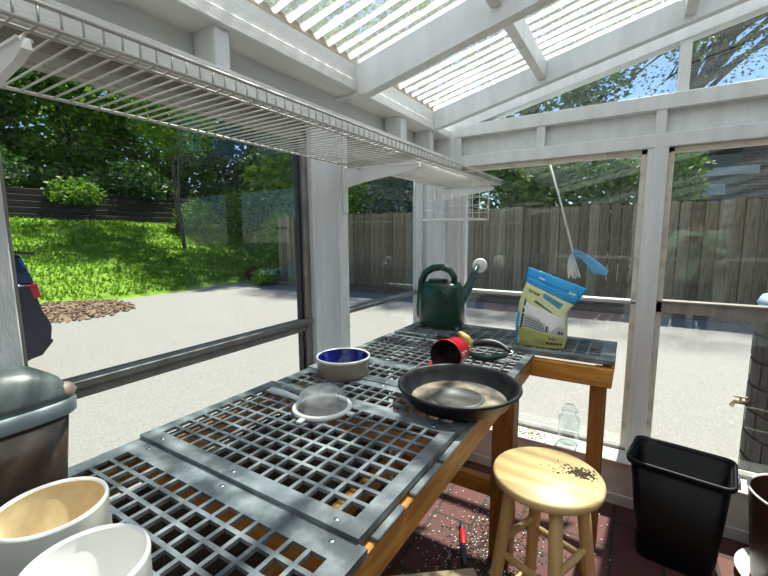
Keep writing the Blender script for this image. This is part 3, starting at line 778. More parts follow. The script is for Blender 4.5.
pts = [(.073, .0, .225), (.074, 0, .268), (.050, 0, .302), (.005, 0, .318), (-.045, 0, .312), (-.090, 0, .286), (-.115, 0, .235), (-.122, 0, .17), (-.127, 0, .10), (-.124, 0, .05), (-.108, 0, .022)]
g = MB(); g.tube([(c.x + a, c.y - .01 + b, c.z + d) for a, b, d in pts], [.015, .016, .017, .018, .019, .019, .018, .016, .017, .018, .010], 12); g.build('handle', M['green_can'], t)
sp = bez((c.x + .070, c.y + .05, c.z + .120), (c.x + .115, c.y + .10, c.z + .185), (c.x + .085, c.y + .22, c.z + .250), (-.785, 2.305, 1.262), 12)
g = MB(); g.tube(sp, [.034 - .0215 * k / 12 for k in range(13)], 12); g.build('spout', M['green_can'], t)
d = Vector((.12, -.60, .12)).normalized()
MB().lathe([(0, .012), (.010, .010), (.034, .004), (.0425, 0), (.0425, -.004), (.034, -.010), (.012, -.016), (0, -.018)], (-.773, 2.308, 1.262), 40, axis=d).build('rose', M['white_plastic'], t)
for s in (-1, 1):
    g = MB()
    for k in range(3):
        r = .022 + .013 * k
        g.tube([(c.x + .055 * (s > 0) + .045 * (s > 0) * 0 + (.030 if s < 0 else .05) + r * math.cos(a), c.y - .0895 + .004 * abs(math.cos(a)) , c.z + .125 + .062 * math.sin(a) + .008 * k) for a in [PI * j / 10 for j in range(11)]], .0025, 6)
    if s < 0: g.build('embossed_arches', M['green_can'], t)

# bag
B0 = 1.800
t = thing('seed_bag', 'lime green plastic bag with bright blue zip top standing on the bench end', 'bag', (-.34, B0 + .05, L0))
LE = [(-.436, L0), (-.437, 1.04), (-.431, 1.139), (-.420, 1.192), (-.409, 1.230), (-.411, 1.262), (-.405, 1.298)]
RE = [(-.236, L0), (-.230, 1.005), (-.232, 1.065), (-.235, 1.105), (-.210, 1.142), (-.182, 1.178), (-.163, 1.212)]
V = [0, .25, .5, .65, .78, .89, 1.]
def interp(tab, v):
    for i in range(len(V) - 1):
        if v <= V[i + 1] + 1e-9:
            s = (v - V[i]) / (V[i + 1] - V[i]); return tuple(a + (b - a) * s for a, b in zip(tab[i], tab[i + 1]))
    return tab[-1]
def depth(v): return .052 * max(0., 1 - (v / .82)**2.2) + .004
def bagp(u, v, side=-1, lift=0.):
    a = interp(LE, v); b = interp(RE, v)
    x = a[0] + (b[0] - a[0]) * u; z = a[1] + (b[1] - a[1]) * u
    bul = (1 - (2 * u - 1)**4)
    cr = .006 * noise.noise(Vector((u * 5, v * 6, side * 3))) * (1 if v > .02 else 0)
    d = depth(v) * (.62 + .38 * bul) + cr
    tilt = .035 * v * v                          # the top leans back a little
    return (x, B0 + .055 + tilt + side * (d + lift) - side * 0, z + (.006 * noise.noise(Vector((u * 4, 9, v))) if v > .95 else 0))
def bag_part(name, m, v0, v1, nv, side_all=True):
    g = MB(); NU = 22; rings = []
    for j in range(nv + 1):
        v = v0 + (v1 - v0) * j / nv; r = [bagp(i / NU, v, -1) for i in range(NU + 1)] + [bagp(i / NU, v, 1) for i in range(NU, -1, -1)]
        rings.append(r)
    g.loft(rings); return g.build(name, m, t)
bag_part('body', M['bag_lime'], 0, .78, 22); bag_part('zip_top', M['bag_blue'], .781, 1, 8)
def patch(name, m, poly, lift=.0012, n=10):
    """printed area on the bag front: poly is four (u, v) corners"""
    (a, b, cc, d) = poly; vs = []
    for j in range(n + 1):
        for i in range(n + 1):
            s, q = i / n, j / n
            u = (a[0] * (1 - s) + b[0] * s) * (1 - q) + (d[0] * (1 - s) + cc[0] * s) * q
            v = (a[1] * (1 - s) + b[1] * s) * (1 - q) + (d[1] * (1 - s) + cc[1] * s) * q
            vs.append(bagp(u, v, -1, lift))
    fs = [(j * (n + 1) + i, j * (n + 1) + i + 1, (j + 1) * (n + 1) + i + 1, (j + 1) * (n + 1) + i) for j in range(n) for i in range(n)]
    return (vs, fs, name, m)
def put(p): MB().add(p[0], p[1], True).build(p[2], p[3], t, fix=False)
put(patch('printed_panel', M['bag_low'], ((.02, .01), (.98, .01), (.98, .25), (.02, .25)), .0008))
put(patch('printed_panel', M['bag_grey'], ((.14, .26), (.98, .26), (.98, .41), (.14, .41))))
put(patch('white_splash', M['bag_white'], ((.12, .42), (.95, .42), (.98, .56), (.10, .55))))
put(patch('white_splash', M['bag_white'], ((.62, .30), (.72, .30), (.92, .45), (.45, .45)), .0018))
put(patch('green_stroke', M['bag_lime'], ((.12, .41), (.95, .41), (.97, .425), (.12, .425)), .0016))
put(patch('banner', M['bag_teal'], ((.44, .70), (.84, .66), (.84, .735), (.41, .755))))
put(patch('dark_strip', M['bag_dark'], ((.10, .25), (.15, .25), (.15, .56), (.11, .60))))
put(patch('blue_gusset', M['bag_blue'], ((.0, .0), (.055, .0), (.065, .40), (.0, .42)), .0014))
put(patch('dark_strip', M['bag_dark'], ((.29, .60), (.72, .565), (.71, .578), (.34, .625)), .0016))
rr = random.Random(3)
def scr(u0, u1, v, h, m=.0022):
    u = u0; g = MB()
    while u < u1:
        w = rr.uniform(.02, .05); p = patch('x', None, ((u, v), (min(u + w, u1), v), (min(u + w, u1), v + h), (u, v + h)), m, 1); g.add(p[0], p[1]); u += w + .012
    g.build('printed_line', M['bag_dark'], t, fix=False)
for k in range(4): scr(.18, .60, .275 + .03 * k, .012)
for k in range(3): scr(.42, .64, .06 + .035 * k, .009)
scr(.70, .84, .17, .03); scr(.66, .96, .075, .042); scr(.86, .96, .29, .05); scr(.12, .36, .69, .02); scr(.10, .38, .715, .008); scr(.5, .8, .705, .008); scr(.14, .3, .05, .01); scr(.62, .68, .28, .08)
g = MB()
for k in range(2):
    vs = [bagp(i / 20, .83 + .07 * k, -1, .002) for i in range(21)]; g.tube(vs, .0022, 6)
g.build('zip_ridge', M['bag_blue'], t)
put(patch('zip_emblem', M['bag_white'], ((.78, .865), (.92, .875), (.90, .905), (.80, .90)), .003, 4)); put(patch('zip_emblem', M['bag_white'], ((.22, .91), (.34, .90), (.34, .925), (.23, .935)), .003, 4))

# storage tub with domed lid at the near left
c = Vector((-.955, .165, BZ + .001))
t = thing('lidded_tub', 'brown smoked plastic tub with domed dark grey lid and pale rim at left', 'tub', c)
def sq(z, a, b, n=56, p=4.2):
    r = []
    for k in range(n):
        th = 2 * PI * k / n; ct, st = math.cos(th), math.sin(th)
        r.append((c.x + a * math.copysign(abs(ct)**(2 / p), ct), c.y + b * math.copysign(abs(st)**(2 / p), st), c.z + z))
    return r
MB().loft([sq(0, .050, .128), sq(.006, .053, .132), sq(.172, .064, .148)]).build('body', M['smoke'], t)
MB().loft([sq(.168, .068, .156), sq(.172, .071, .160), sq(.192, .072, .161), sq(.198, .070, .158)]).build('lid_rim', M['grey_rim'], t)
MB().loft([sq(.198, .068, .155), sq(.212, .066, .152), sq(.236, .060, .138), sq(.258, .047, .108, p=3.6), sq(.270, .028, .065, p=3), sq(.273, .008, .02, p=2)]).build('lid', M['grey_lid'], t)
g = MB(); g.lathe([(0, 0), (.02, .002), (.024, .012), (.016, .024), (0, .028)], (c.x + .03, c.y + .138, c.z + .198), 20); g.build('latch_knob', mat('pale_peach_plastic', (.66, .47, .38), .5), t)

def pot(name, label, c, r, h, out_m, in_m, fill=None, wid=1.0, rimh=.0):
    t = thing(name, label, 'pot', c)
    MB().lathe([(0, 0), (r * wid * .94, 0), (r * wid, .006), (r * .985, h - .012), (r, h - .004), (r * 1.0, h)], c, 56).build('outer_wall', out_m, t)
    MB().lathe([(r, h), (r * .985, h + .0035), (r * .95, h + .004), (r * .92, h)], c, 56).build('rim', M['white_pot'], t)
    MB().lathe([(r * .92, h), (r * .90, h - .016), (r * .865, h - .018), (r * .84, h * .4), (0, h * .38)], c, 56).build('inside', in_m, t)
    return t
pot('plant_pot', 'empty cream plant pot with tan inside and white rim beside the grey lidded tub', Vector((-.628, .180, BZ + .001)), .063, .153, M['cream_pot'], M['cream_in'], wid=1.02)
wp = pot('plant_pot', 'white plant pot with a few white pebbles inside at the bottom left', Vector((-.480, .160, BZ + .001)), .061, .153, M['white_pot'], M['white_pot'], wid=.98)
for k, (dx, dy) in enumerate(((-.012, -.006), (.008, -.012), (.022, .008), (-.004, .014), (-.026, .012), (.004, -.032), (-.022, -.028), (.028, -.018))):
    g = MB(); g.lathe([(0, -.011), (.009, -.007), (.012, 0), (.009, .007), (0, .011)], (-.48 + dx, .16 + dy, BZ + .001 + .153 * .38 + .012), 12, sy=.8)
    tag(g.build('pebble', M['stone_white']), 'small white pebble lying inside the white plant pot', 'pebble', 'white pebbles in the pot')
c = Vector((-.575, .012, BZ + .001))
t = thing('grey_tub', 'dark grey round tub with flat lid in the bottom left corner', 'tub', c)
MB().lathe([(0, 0), (.06, 0), (.068, .12)], c, 40).build('body', M['grey_lid'], t)
MB().lathe([(.072, .118), (.073, .132), (.062, .138), (0, .140)], c, 40).build('lid', M['grey_lid'], t)

# ------------------------------------------------------------------ stool
SC0 = Vector((-.183, 1.213, 0)); SH = .735
t = thing('bar_stool', 'round pine bar stool with soil crumbs on its seat', 'stool', SC0)
MB().lathe([(0, SH - .03), (.148, SH - .03), (.155, SH - .025), (.1575, SH - .015), (.156, SH - .005), (.150, SH), (0, SH)], SC0, 72).build('seat', M['pine'], t)
def legpt(a, z):
    r = .100 + (.185 - .100) * (SH - .03 - z) / (SH - .03)
    return Vector((SC0.x + r * math.cos(a), SC0.y + r * math.sin(a), z))
ANG = [math.radians(x) for x in (204, 294, 24, 114)]
for a in ANG:
    g = MB(); g.tube([legpt(a, SH - .030), legpt(a, .5), legpt(a, .25), legpt(a, 0)], [.0185, .0195, .0185, .016], 16); g.build('leg', M['pine_z'], t)
for i, z in ((0, .46), (1, .50), (2, .46), (3, .50), (0, .24), (1, .28), (2, .24), (3, .28)):
    g = MB(); p, q = legpt(ANG[i], z), legpt(ANG[(i + 1) % 4], z); g.tube([p, p.lerp(q, .15), p.lerp(q, .5), p.lerp(q, .85), q], [.0085, .0105, .0115, .0105, .0085], 12); g.build('rung', M['pine_z'], t)
g = MB(); rr = random.Random(5)
for k in range(330):
    r = abs(rr.gauss(0, .024)); a = rr.uniform(0, 2 * PI); x = -.098 + r * 1.5 * math.cos(a); y = 1.262 + r * .9 * math.sin(a)
    if (x - SC0.x)**2 + (y - SC0.y)**2 > .145**2: continue
    s = rr.uniform(.0006, .0022); b = rr.uniform(0, PI)
    g.beam((x - s * math.cos(b) * 1.6, y - s * math.sin(b) * 1.6, SH + s * .5), (x + s * math.cos(b) * 1.6, y + s * math.sin(b) * 1.6, SH + s * .6), s * 1.6, s)
tag(g.build('soil_crumbs', M['soil'], fix=False), 'scatter of dark soil crumbs on the stool seat', 'soil', kind='stuff')

# floor litter of seed husks and grit
g = MB(); rr = random.Random(11)
for k in range(2600):
    x = rr.uniform(-1.0, .0); y = rr.uniform(1.2, 2.3)
    d = math.exp(-(((x + .52) / .16)**2 + ((y - 1.62) / .22)**2)) + .10 + .25 * math.exp(-(((x + .62) / .05)**2))
    if rr.random() > d: continue
    s = rr.uniform(.0015, .0042); b = rr.uniform(0, PI)
    g.beam((x - s * math.cos(b), y - s * math.sin(b), s * .5), (x + s * math.cos(b), y + s * math.sin(b), s * .7), s * 1.1, s * .8)
tag(g.build('floor_grit', M['peb'], fix=False), 'pale seed husks and grit scattered on the red floor pavers under the bench', 'grit', kind='stuff')

g = MB(); rr = random.Random(31)
for k in range(1500):
    x = rr.gauss(-.47, .10); y = rr.gauss(1.60, .16)
    if not (-.95 < x < -.15 and 1.2 < y < 2.2): continue
    s = rr.uniform(.0015, .006); b = rr.uniform(0, PI)
    g.beam((x - s * math.cos(b), y - s * math.sin(b), s * .3), (x + s * math.cos(b), y + s * math.sin(b), s * .4), s * 1.4, s * .6)
tag(g.build('spilled_soil', M['soil'], fix=False), 'dark spilled potting soil on the floor around the bench leg beside the stool', 'soil', kind='stuff')
# screwdriver-like tool standing against the floor joint
t = thing('hand_tool', 'red and black handled hand tool lying on the floor beside the bench leg', 'tool', (-.6, 1.64, .012))
p0, p1 = Vector((-.655, 1.772, .016)), Vector((-.545, 1.525, .016)); L = lambda s: p0.lerp(p1, s)
MB().tube([L(0), L(.03), L(.20), L(.22)], [.006, .0115, .012, .010], 12).build('end_cap', M['grip'], t)
MB().tube([L(.22), L(.25), L(.55), L(.60)], [.012, .0135, .0135, .012], 12).build('grip', M['tool_red'], t)
MB().tube([L(.60), L(.64), L(.92), L(1)], [.011, .012, .011, .006], 12).build('shank', M['tool_blue'], t)
# open pale box on the floor, only its corner in view
t = thing('cardboard_box', 'pale tan open box under the bench at the bottom edge', 'box', (-.50, 1.04, 0))
ex = Vector((.79, .615, 0)).normalized(); ey = Vector((.43, -.90, 0)).normalized(); ey = Vector((-ex.y, ex.x, 0)) * -1
o = Vector((-.405, 1.220, 0))
def slab(a, b, z0, z1, th, nm):
    MB().beam(a + Vector((0, 0, (z0 + z1) / 2)), b + Vector((0, 0, (z0 + z1) / 2)), th, z1 - z0).build(nm, M['pale_wood'], t)
W_, D_ = .30, .20
slab(o, o - ex * W_, 0, .30, .008, 'side_panel'); slab(o + ey * D_, o + ey * D_ - ex * W_, 0, .30, .008, 'side_panel')
slab(o, o + ey * D_, 0, .30, .008, 'end_panel'); slab(o - ex * W_, o - ex * W_ + ey * D_, 0, .30, .008, 'end_panel')
MB().add([o + Vector((0, 0, .300)), o - ex * W_ + Vector((0, 0, .300)), o - ex * W_ + ey * D_ * .5 + Vector((0, 0, .304)), o + ey * D_ * .5 + Vector((0, 0, .304)),
          o + Vector((0, 0, .306)), o - ex * W_ + Vector((0, 0, .306)), o - ex * W_ + ey * D_ * .5 + Vector((0, 0, .310)), o + ey * D_ * .5 + Vector((0, 0, .310))],
         [(0, 1, 2, 3), (4, 5, 6, 7), (0, 1, 5, 4), (1, 2, 6, 5), (2, 3, 7, 6), (3, 0, 4, 7)]).build('flap', M['pale_wood'], t)

# ------------------------------------------------------------------ bin, planter, jar
t = thing('waste_bin', 'tall rectangular black plastic waste bin beside the end wall', 'bin', (.23, 2.07, 0))
def rect(cx, cy, a, b, z, rot, r=.04, n=6):
    pts = []
    for sx, sy, t0 in ((1, 1, 0), (-1, 1, PI / 2), (-1, -1, PI), (1, -1, 1.5 * PI)):
        for k in range(n + 1):
            th = t0 + PI / 2 * k / n; x = sx * (a - r) + r * math.cos(th); y = sy * (b - r) + r * math.sin(th)
            pts.append((cx + x * math.cos(rot) - y * math.sin(rot), cy + x * math.sin(rot) + y * math.cos(rot), z))
    return pts
bc = (.226, 2.078); RT = -.15
MB().loft([rect(bc[0] + .01, bc[1], .135, .095, .0, RT), rect(bc[0] + .008, bc[1], .139, .099, .01, RT), rect(*bc, .174, .128, .452, RT), rect(*bc, .168, .122, .452, RT), rect(bc[0] + .008, bc[1], .132, .092, .012, RT)], cap0=True, cap1=True).build('body', M['bin'], t)
MB().loft([rect(*bc, .1745, .1285, .440, RT), rect(*bc, .186, .140, .446, RT), rect(*bc, .190, .144, .458, RT), rect(*bc, .186, .140, .466, RT), rect(*bc, .178, .132, .466, RT), rect(*bc, .172, .126, .456, RT)], cap0=False, cap1=False).build('rolled_rim', M['bin'], t)
for s in (-1, 1):
    g = MB(); ux, uy = math.cos(RT), math.sin(RT); px, py = bc[0] + s * .188 * ux, bc[1] + s * .188 * uy
    g.tube([(px + uy * .035, py - ux * .035, .452), (px + s * ux * .008 + uy * .03, py + s * uy * .008 - ux * .03, .425), (px + s * ux * .008 - uy * .03, py + s * uy * .008 + ux * .03, .425), (px - uy * .035, py + ux * .035, .452)], .006, 8)
    g.build('lift_handle', M['chrome'] if s > 0 else M['bin'], t)
c = Vector((.640, 2.105, .012))
t = thing('brown_planter', 'round dark brown planter with a pale worn rim right of the black bin', 'planter', c)
MB().lathe([(0, 0), (.135, 0), (.142, .008), (.178, .36), (.181, .385)], c, 64).build('outer_wall', M['brown_pot'], t)
MB().lathe([(.181, .385), (.184, .389), (.182, .394), (.176, .394), (.173, .388)], c, 64).build('rim', M['pot_rim'], t)
MB().lathe([(.173, .388), (.165, .30), (.150, .12), (0, .11)], c, 64).build('inside', M['brown_pot'], t)
MB().lathe([(0, 0), (.165, 0), (.185, .028), (.181, .028), (.162, .006), (0, .006)], (c.x, c.y, .001), 56)
o = MB().lathe([(0, 0), (.165, 0), (.195, .040), (.190, .040), (.160, .008), (0, .008)], (c.x, c.y, .001), 56).build('planter_saucer', M['stone_white'])
tag(o, 'pale saucer on the floor under the dark brown planter', 'saucer')
c = Vector((-.262, 2.412, .2495))
t = thing('glass_jar', 'clear glass jar with stopper standing on the window sill behind the stool', 'jar', c)
MB().lathe([(0, 0), (.050, 0), (.056, .004), (.057, .012), (.057, .130), (.054, .140), (.060, .146), (.060, .152), (.054, .157), (.040, .170), (.034, .178), (.040, .184), (.037, .184), (.031, .178), (.037, .168), (.052, .152), (.053, .012), (.048, .006), (0, .006)], c, 40).build('bottle', M['jar'], t)
MB().lathe([(.030, .176), (.030, .186), (.044, .190), (.045, .200), (.040, .208), (.028, .214), (.030, .220), (.026, .226), (0, .228)], c, 40).build('stopper', M['jar'], t)
g = MB(); rr = random.Random(21)
for k in range(260):
    x = rr.uniform(-.62, -.30); y = rr.uniform(2.345, 2.47); s = rr.uniform(.002, .006); b = rr.uniform(0, PI)
    if rr.random() > math.exp(-((x + .47) / .08)**2): continue
    g.beam((x - s * math.cos(b), y - s * math.sin(b), .2495 + s * .3), (x + s * math.cos(b), y + s * math.sin(b), .2495 + s * .5), s, s * .6)
tag(g.build('dead_leaves', mat('dry_leaf', (.20, .15, .05), .8, col2=(.35, .30, .10), scale=30), fix=False), 'dry leaf crumbs scattered on the white window sill', 'leaves', kind='stuff')

# ------------------------------------------------------------------ outside the end wall
c = Vector((.92, 3.05, -.015))
t = thing('rain_barrel', 'dark stone-patterned rain barrel with a tap outside the right end window', 'barrel', c)
# barrel wall uses a wrapped block pattern: courses of raised blocks
g = MB(); g.lathe([(0, 0), (.285, 0), (.295, .02), (.302, .4), (.30, .8), (.285, 1.04), (0, 1.05)], c, 64)
g.build('tank', M['barrel'], t)
g = MB()
for k in range(7):
    z = .02 + .145 * k
    for j in range(16):
        a0_, a1_ = 2 * PI * (j + .5 * (k % 2)) / 16 + .012, 2 * PI * (j + 1 + .5 * (k % 2)) / 16 - .012
        vs = []
        for q in range(4):
            a = a0_ + (a1_ - a0_) * q / 3
            for rr_, zz_ in ((.298, z), (.309, z + .008), (.309, z + .128), (.298, z + .136)): vs.append((c.x + rr_ * math.cos(a), c.y + rr_ * math.sin(a), c.z + zz_))
        g.add(vs, [(4 * q + e, 4 * q + e + 1, 4 * q + e + 5, 4 * q + e + 4) for q in range(3) for e in range(3)])
g.build('block_courses', M['barrel'], t)
MB().lathe([(.30, 1.045), (.31, 1.06), (.29, 1.10), (0, 1.13)], c, 48).build('lid', mat('pale_blue_lid', (.45, .60, .78), .3), t)
g = MB(); q = Vector((c.x - .30, c.y - .05, .46)); g.tube([q, q + Vector((-.07, 0, 0)), q + Vector((-.085, 0, -.03))], .012, 8); g.tube([q + Vector((-.045, 0, 0)), q + Vector((-.045, 0, .03))], .006, 6); g.beam(q + Vector((-.075, 0, .032)), q + Vector((-.015, 0, .032)), .014, .008); g.build('tap', mat('brass', (.5, .4, .25), .4, .8), t)

t = thing('wind_ornament', 'white pole with blue streamers hanging outside the left end window', 'ornament', (-.4, 2.68, 1.2))
A, Bq = Vector((-.495, 2.67, 1.93)), Vector((-.318, 2.67, 1.33))
MB().tube([(-.495, 2.556, 1.955), (-.495, 2.64, 1.96), (-.495, 2.67, 1.955), (-.495, 2.672, 1.928)], .005, 8).build('hook', M['steel'], t)
MB().tube([A, A.lerp(Bq, .5) + Vector((.004, 0, 0)), Bq], .0055, 8).build('pole', M['cord'], t)
g = MB(); rr = random.Random(9)
for k in range(26):
    s = k / 25; st = Bq + Vector((0, (s - .5) * .03, 0))
    e = Vector((-.335 + .055 * s + rr.uniform(-.01, .01), 2.67 + rr.uniform(-.03, .03), 1.20 + rr.uniform(-.03, .02)))
    g.tube(bez(st, st + Vector((-.03 + .03 * s, 0, -.02)), e + Vector((-.015, 0, .06)), e, 5), .0016, 4)
g.build('white_fringe', M['cord'], t)
g = MB()
for k in range(9):
    s = k / 8; st = Bq + Vector((.005, (s - .5) * .05, .01 - .005 * s)); e = Vector((-.19 + .055 * s, 2.67 + (s - .5) * .08, 1.205 + .052 * (1 - s) * .3 + .012 * (k % 2)))
    m_ = st.lerp(e, .5) + Vector((.015, 0, .03 - .02 * s))
    for q in range(1):
        pts = bez(st, st.lerp(m_, .7), m_.lerp(e, .6), e, 6); vs = []
        for p in pts: p = Vector(p); vs += [p + Vector((-.008, 0, -.014)), p + Vector((.008, .004, .014)), p + Vector((.008, .006, .014)), p + Vector((-.008, .002, -.014))]
        fs = [(4 * i + a, 4 * i + (a + 1) % 4, 4 * i + 4 + (a + 1) % 4, 4 * i + 4 + a) for i in range(6) for a in range(4)]
        g.add(vs, fs)
g.build('blue_streamers', M['blue_fringe'], t)

# fence: every picket a part of its own
FY = 8.6; FT = 1.955
fn = thing('board_fence', 'long weathered wooden board fence across the back of the driveway', 'fence', (-3, FY, .0))
proto = []
for k, m in enumerate(('fence', 'fence2', 'fence3')):
    proto.append(MB().prism([(-.083, 0), (.083, 0), (.083, FT - .13), (.06, FT - .10), (-.06, FT - .10), (-.083, FT - .13)], 'Y', -.011, .011))
meshes = []
for k, m in enumerate(('fence', 'fence2', 'fence3')):
    o = proto[k].build('picket', M[m]); o.parent = fn; o.location = (-9, 0, 0); meshes.append(o)
xs_ = []; x = -8.95
while x < 6.5: xs_.append(x); x += .172
rr = random.Random(2)
for i, x in enumerate(xs_[:99]):
    k = rr.choice((0, 0, 0, 1, 1, 2))
    o = meshes[i] if i < 3 else meshes[k].copy()
    if i >= 3: COL.objects.link(o); o.parent = fn
    o.location = (x + 3, rr.choice((-.012, .012)), .10 + rr.uniform(-.012, .02)); o.rotation_euler = (0, rr.uniform(-.006, .006), 0)
for z in (.45, 1.6): MB().box((-9.05, FY + .03, z), (7, FY + .07, z + .09)).build('rail', M['fence2'], fn)
struct(MB().box((-9.6, FY - .25, -.02), (8, FY + .4, .10)).build('fence_bank', M['mulch']))

# neighbour's house
hs = thing('neighbor_house', 'house of dark brick and grey-green siding beyond the board fence at right', 'house', (4, 14, 0))
MB().box((.55, 13.0, 0), (2.02, 17, 3.3)).build('siding_wall', M['siding'], hs)
MB().box((2.02, 12.95, 0), (9, 17, 4.3)).build('brick_wall', M['housebrick'], hs)
MB().box((.45, 12.9, 2.80), (2.35, 13.0, 2.99), .01).build('trim_band', M['housetrim'], hs)
MB().box((2.62, 12.86, 2.84), (3.0, 12.95, 2.98), .01).build('trim_band', M['housetrim'], hs)
w = MB().box((1.24, 12.95, 2.34), (1.76, 13.0, 2.60), .005).build('window', M['housetrim'], hs)
MB().box((1.28, 12.94, 2.37), (1.72, 12.951, 2.57)).build('pane', mat('pale_pane', (.42, .50, .50), .15), w)
MB().prism([(.30, 3.25), (9.3, 3.25 + 1.2), (9.3, 4.6), (.30, 3.4)], 'Y', 12.6, 17.3).build('roof', M['roofing'], hs)

# ------------------------------------------------------------------ car
c = Vector((-6.3, -.2, -.015))
t = thing('car', 'dark navy hatchback parked on the driveway at the far left', 'car', c)
X0, X1 = -7.15, -5.40
prof = [(-2.25, .28), (-2.32, .48), (-2.28, .70), (-2.1, .82), (-1.2, .92), (1.45, .975), (1.665, .96), (1.69, .82), (1.725, .66), (1.775, .54), (1.790, .49), (1.772, .36), (1.745, .29), (1.66, .18), (1.5, .12), (-2.0, .12)]
def car_ring(x, sh): return [(x, y * (1 - sh * .012), z if z < .3 else z - sh * .02) for y, z in prof]
g = MB(); g.loft([car_ring(X0 + .02, 1.6), car_ring(X0 + .10, .5), car_ring(X0 + .25, 0), car_ring(X1 - .25, 0), car_ring(X1 - .10, .5), car_ring(X1 - .02, 1.6)]); g.build('body', M['carpaint'], t)
cab = [(-1.25, .91), (-.55, 1.30), (.0, 1.37), (1.25, 1.34), (1.60, 1.25), (1.665, .96)]
vs = []
for y, z in cab: k = (z - .91) / .46; vs += [(X0 + .06 + .20 * k, y, z), (X1 - .06 - .14 * k, y, z)]
fs = [(2 * i, 2 * i + 1, 2 * i + 3, 2 * i + 2) for i in range(5)] + [[2 * i for i in range(6)], [2 * i + 1 for i in range(6)][::-1], (0, 10, 11, 1)]
MB().add(vs, fs).build('cabin', M['carpaint'], t)
def quad(name, m, pts, off):
    pts = [Vector(p) for p in pts]; n = (pts[1] - pts[0]).cross(pts[2] - pts[0]).normalized() * off
    MB().add([p for p in pts] + [p + n for p in pts], [(0, 1, 2, 3), (4, 5, 6, 7), (0, 1, 5, 4), (1, 2, 6, 5), (2, 3, 7, 6), (3, 0, 4, 7)]).build(name, m, t)
quad('rear_window', M['carglass'], [(X0 + .2, 1.665, .985), (X1 - .09, 1.665, .985), (X1 - .15, 1.605, 1.23), (X0 + .28, 1.605, 1.23)], .025)
quad('side_window', M['carglass'], [(X1 - .072, 1.50, .99), (X1 - .072, .35, .99), (X1 - .175, .35, 1.29), (X1 - .175, 1.25, 1.29)], -.014)
quad('side_window', M['carglass'], [(X1 - .072, .26, .99), (X1 - .072, -1.0, .99), (X1 - .175, -.42, 1.29), (X1 - .175, .26, 1.29)], -.014)
MB().prism([(1.2, 1.345), (1.70, 1.285), (1.705, 1.255), (1.3, 1.30)], 'X', X0 + .22, X1 - .10).build('spoiler', M['blacktrim'], t)
MB().prism([(1.60, .94), (1.668, .95), (1.69, .83), (1.70, .80), (1.63, .80)], 'X', X1 - .14, X1 - .010).build('tail_lamp', M['taillight'], t)
MB().prism([(1.675, .955), (1.712, .94), (1.735, .80), (1.70, .79)], 'X', X1 - .30, X1 - .13).build('reverse_lamp', mat('pale_lamp', (.8, .72, .66), .2), t)
MB().prism([(1.40, .115), (1.65, .165), (1.755, .29), (1.762, .315), (1.735, .305), (1.4, .2)], 'X', X0 + .12, X1 - .04).build('bumper_skirt', M['blacktrim'], t)
for y in (.95, -1.6):
    for x, s_ in ((X1 - .10, 1), (X0 + .10, -1)):
        w = MB().lathe([(.17, -.10), (.29, -.10), (.315, -.07), (.315, .07), (.29, .10), (.17, .10)], (x, y, .30), 36, axis=(1, 0, 0)).build('wheel', M['tyre'], t)
        MB().lathe([(0, .085), (.16, .09), (.20, .07), (.20, -.07), (0, -.07)], (x, y, .30), 24, axis=(s_, 0, 0)).build('hub_cap', M['chrome'], w)

# ------------------------------------------------------------------ planting
def leaf_cloud(blobs, n, size, rng, shell=.55):
    g = MB(); tot = sum(b[1] * b[2] * b[3] for b in blobs)
    V_, F_ = [], []
    for (cx, cy, cz), rx, ry, rz in [(b[0], b[1], b[2], b[3]) for b in blobs]:
        k = int(n * rx * ry * rz / tot)
        for i in range(k):
            d = Vector((rng.gauss(0, 1), rng.gauss(0, 1), rng.gauss(0, 1))).normalized()
            r = shell + (1 - shell) * rng.random(); r *= 1 + .22 * noise.noise(d * 2.3 + Vector((cx, cy, cz)))
            p = Vector((cx + d.x * rx * r, cy + d.y * ry * r, cz + d.z * rz * r))
            if p.z < .05: continue
            a = Vector((rng.gauss(0, 1), rng.gauss(0, 1), rng.gauss(0, .6))).normalized(); b = a.cross(Vector((rng.gauss(0, 1), rng.gauss(0, 1), rng.gauss(0, 1)))).normalized()
            s = size * rng.uniform(.6, 1.3); o = len(V_)
            V_ += [p - a * s, p + b * s * .5, p + a * s, p - b * s * .5]; F_.append((o, o + 1, o + 2, o + 3))
    return V_, F_
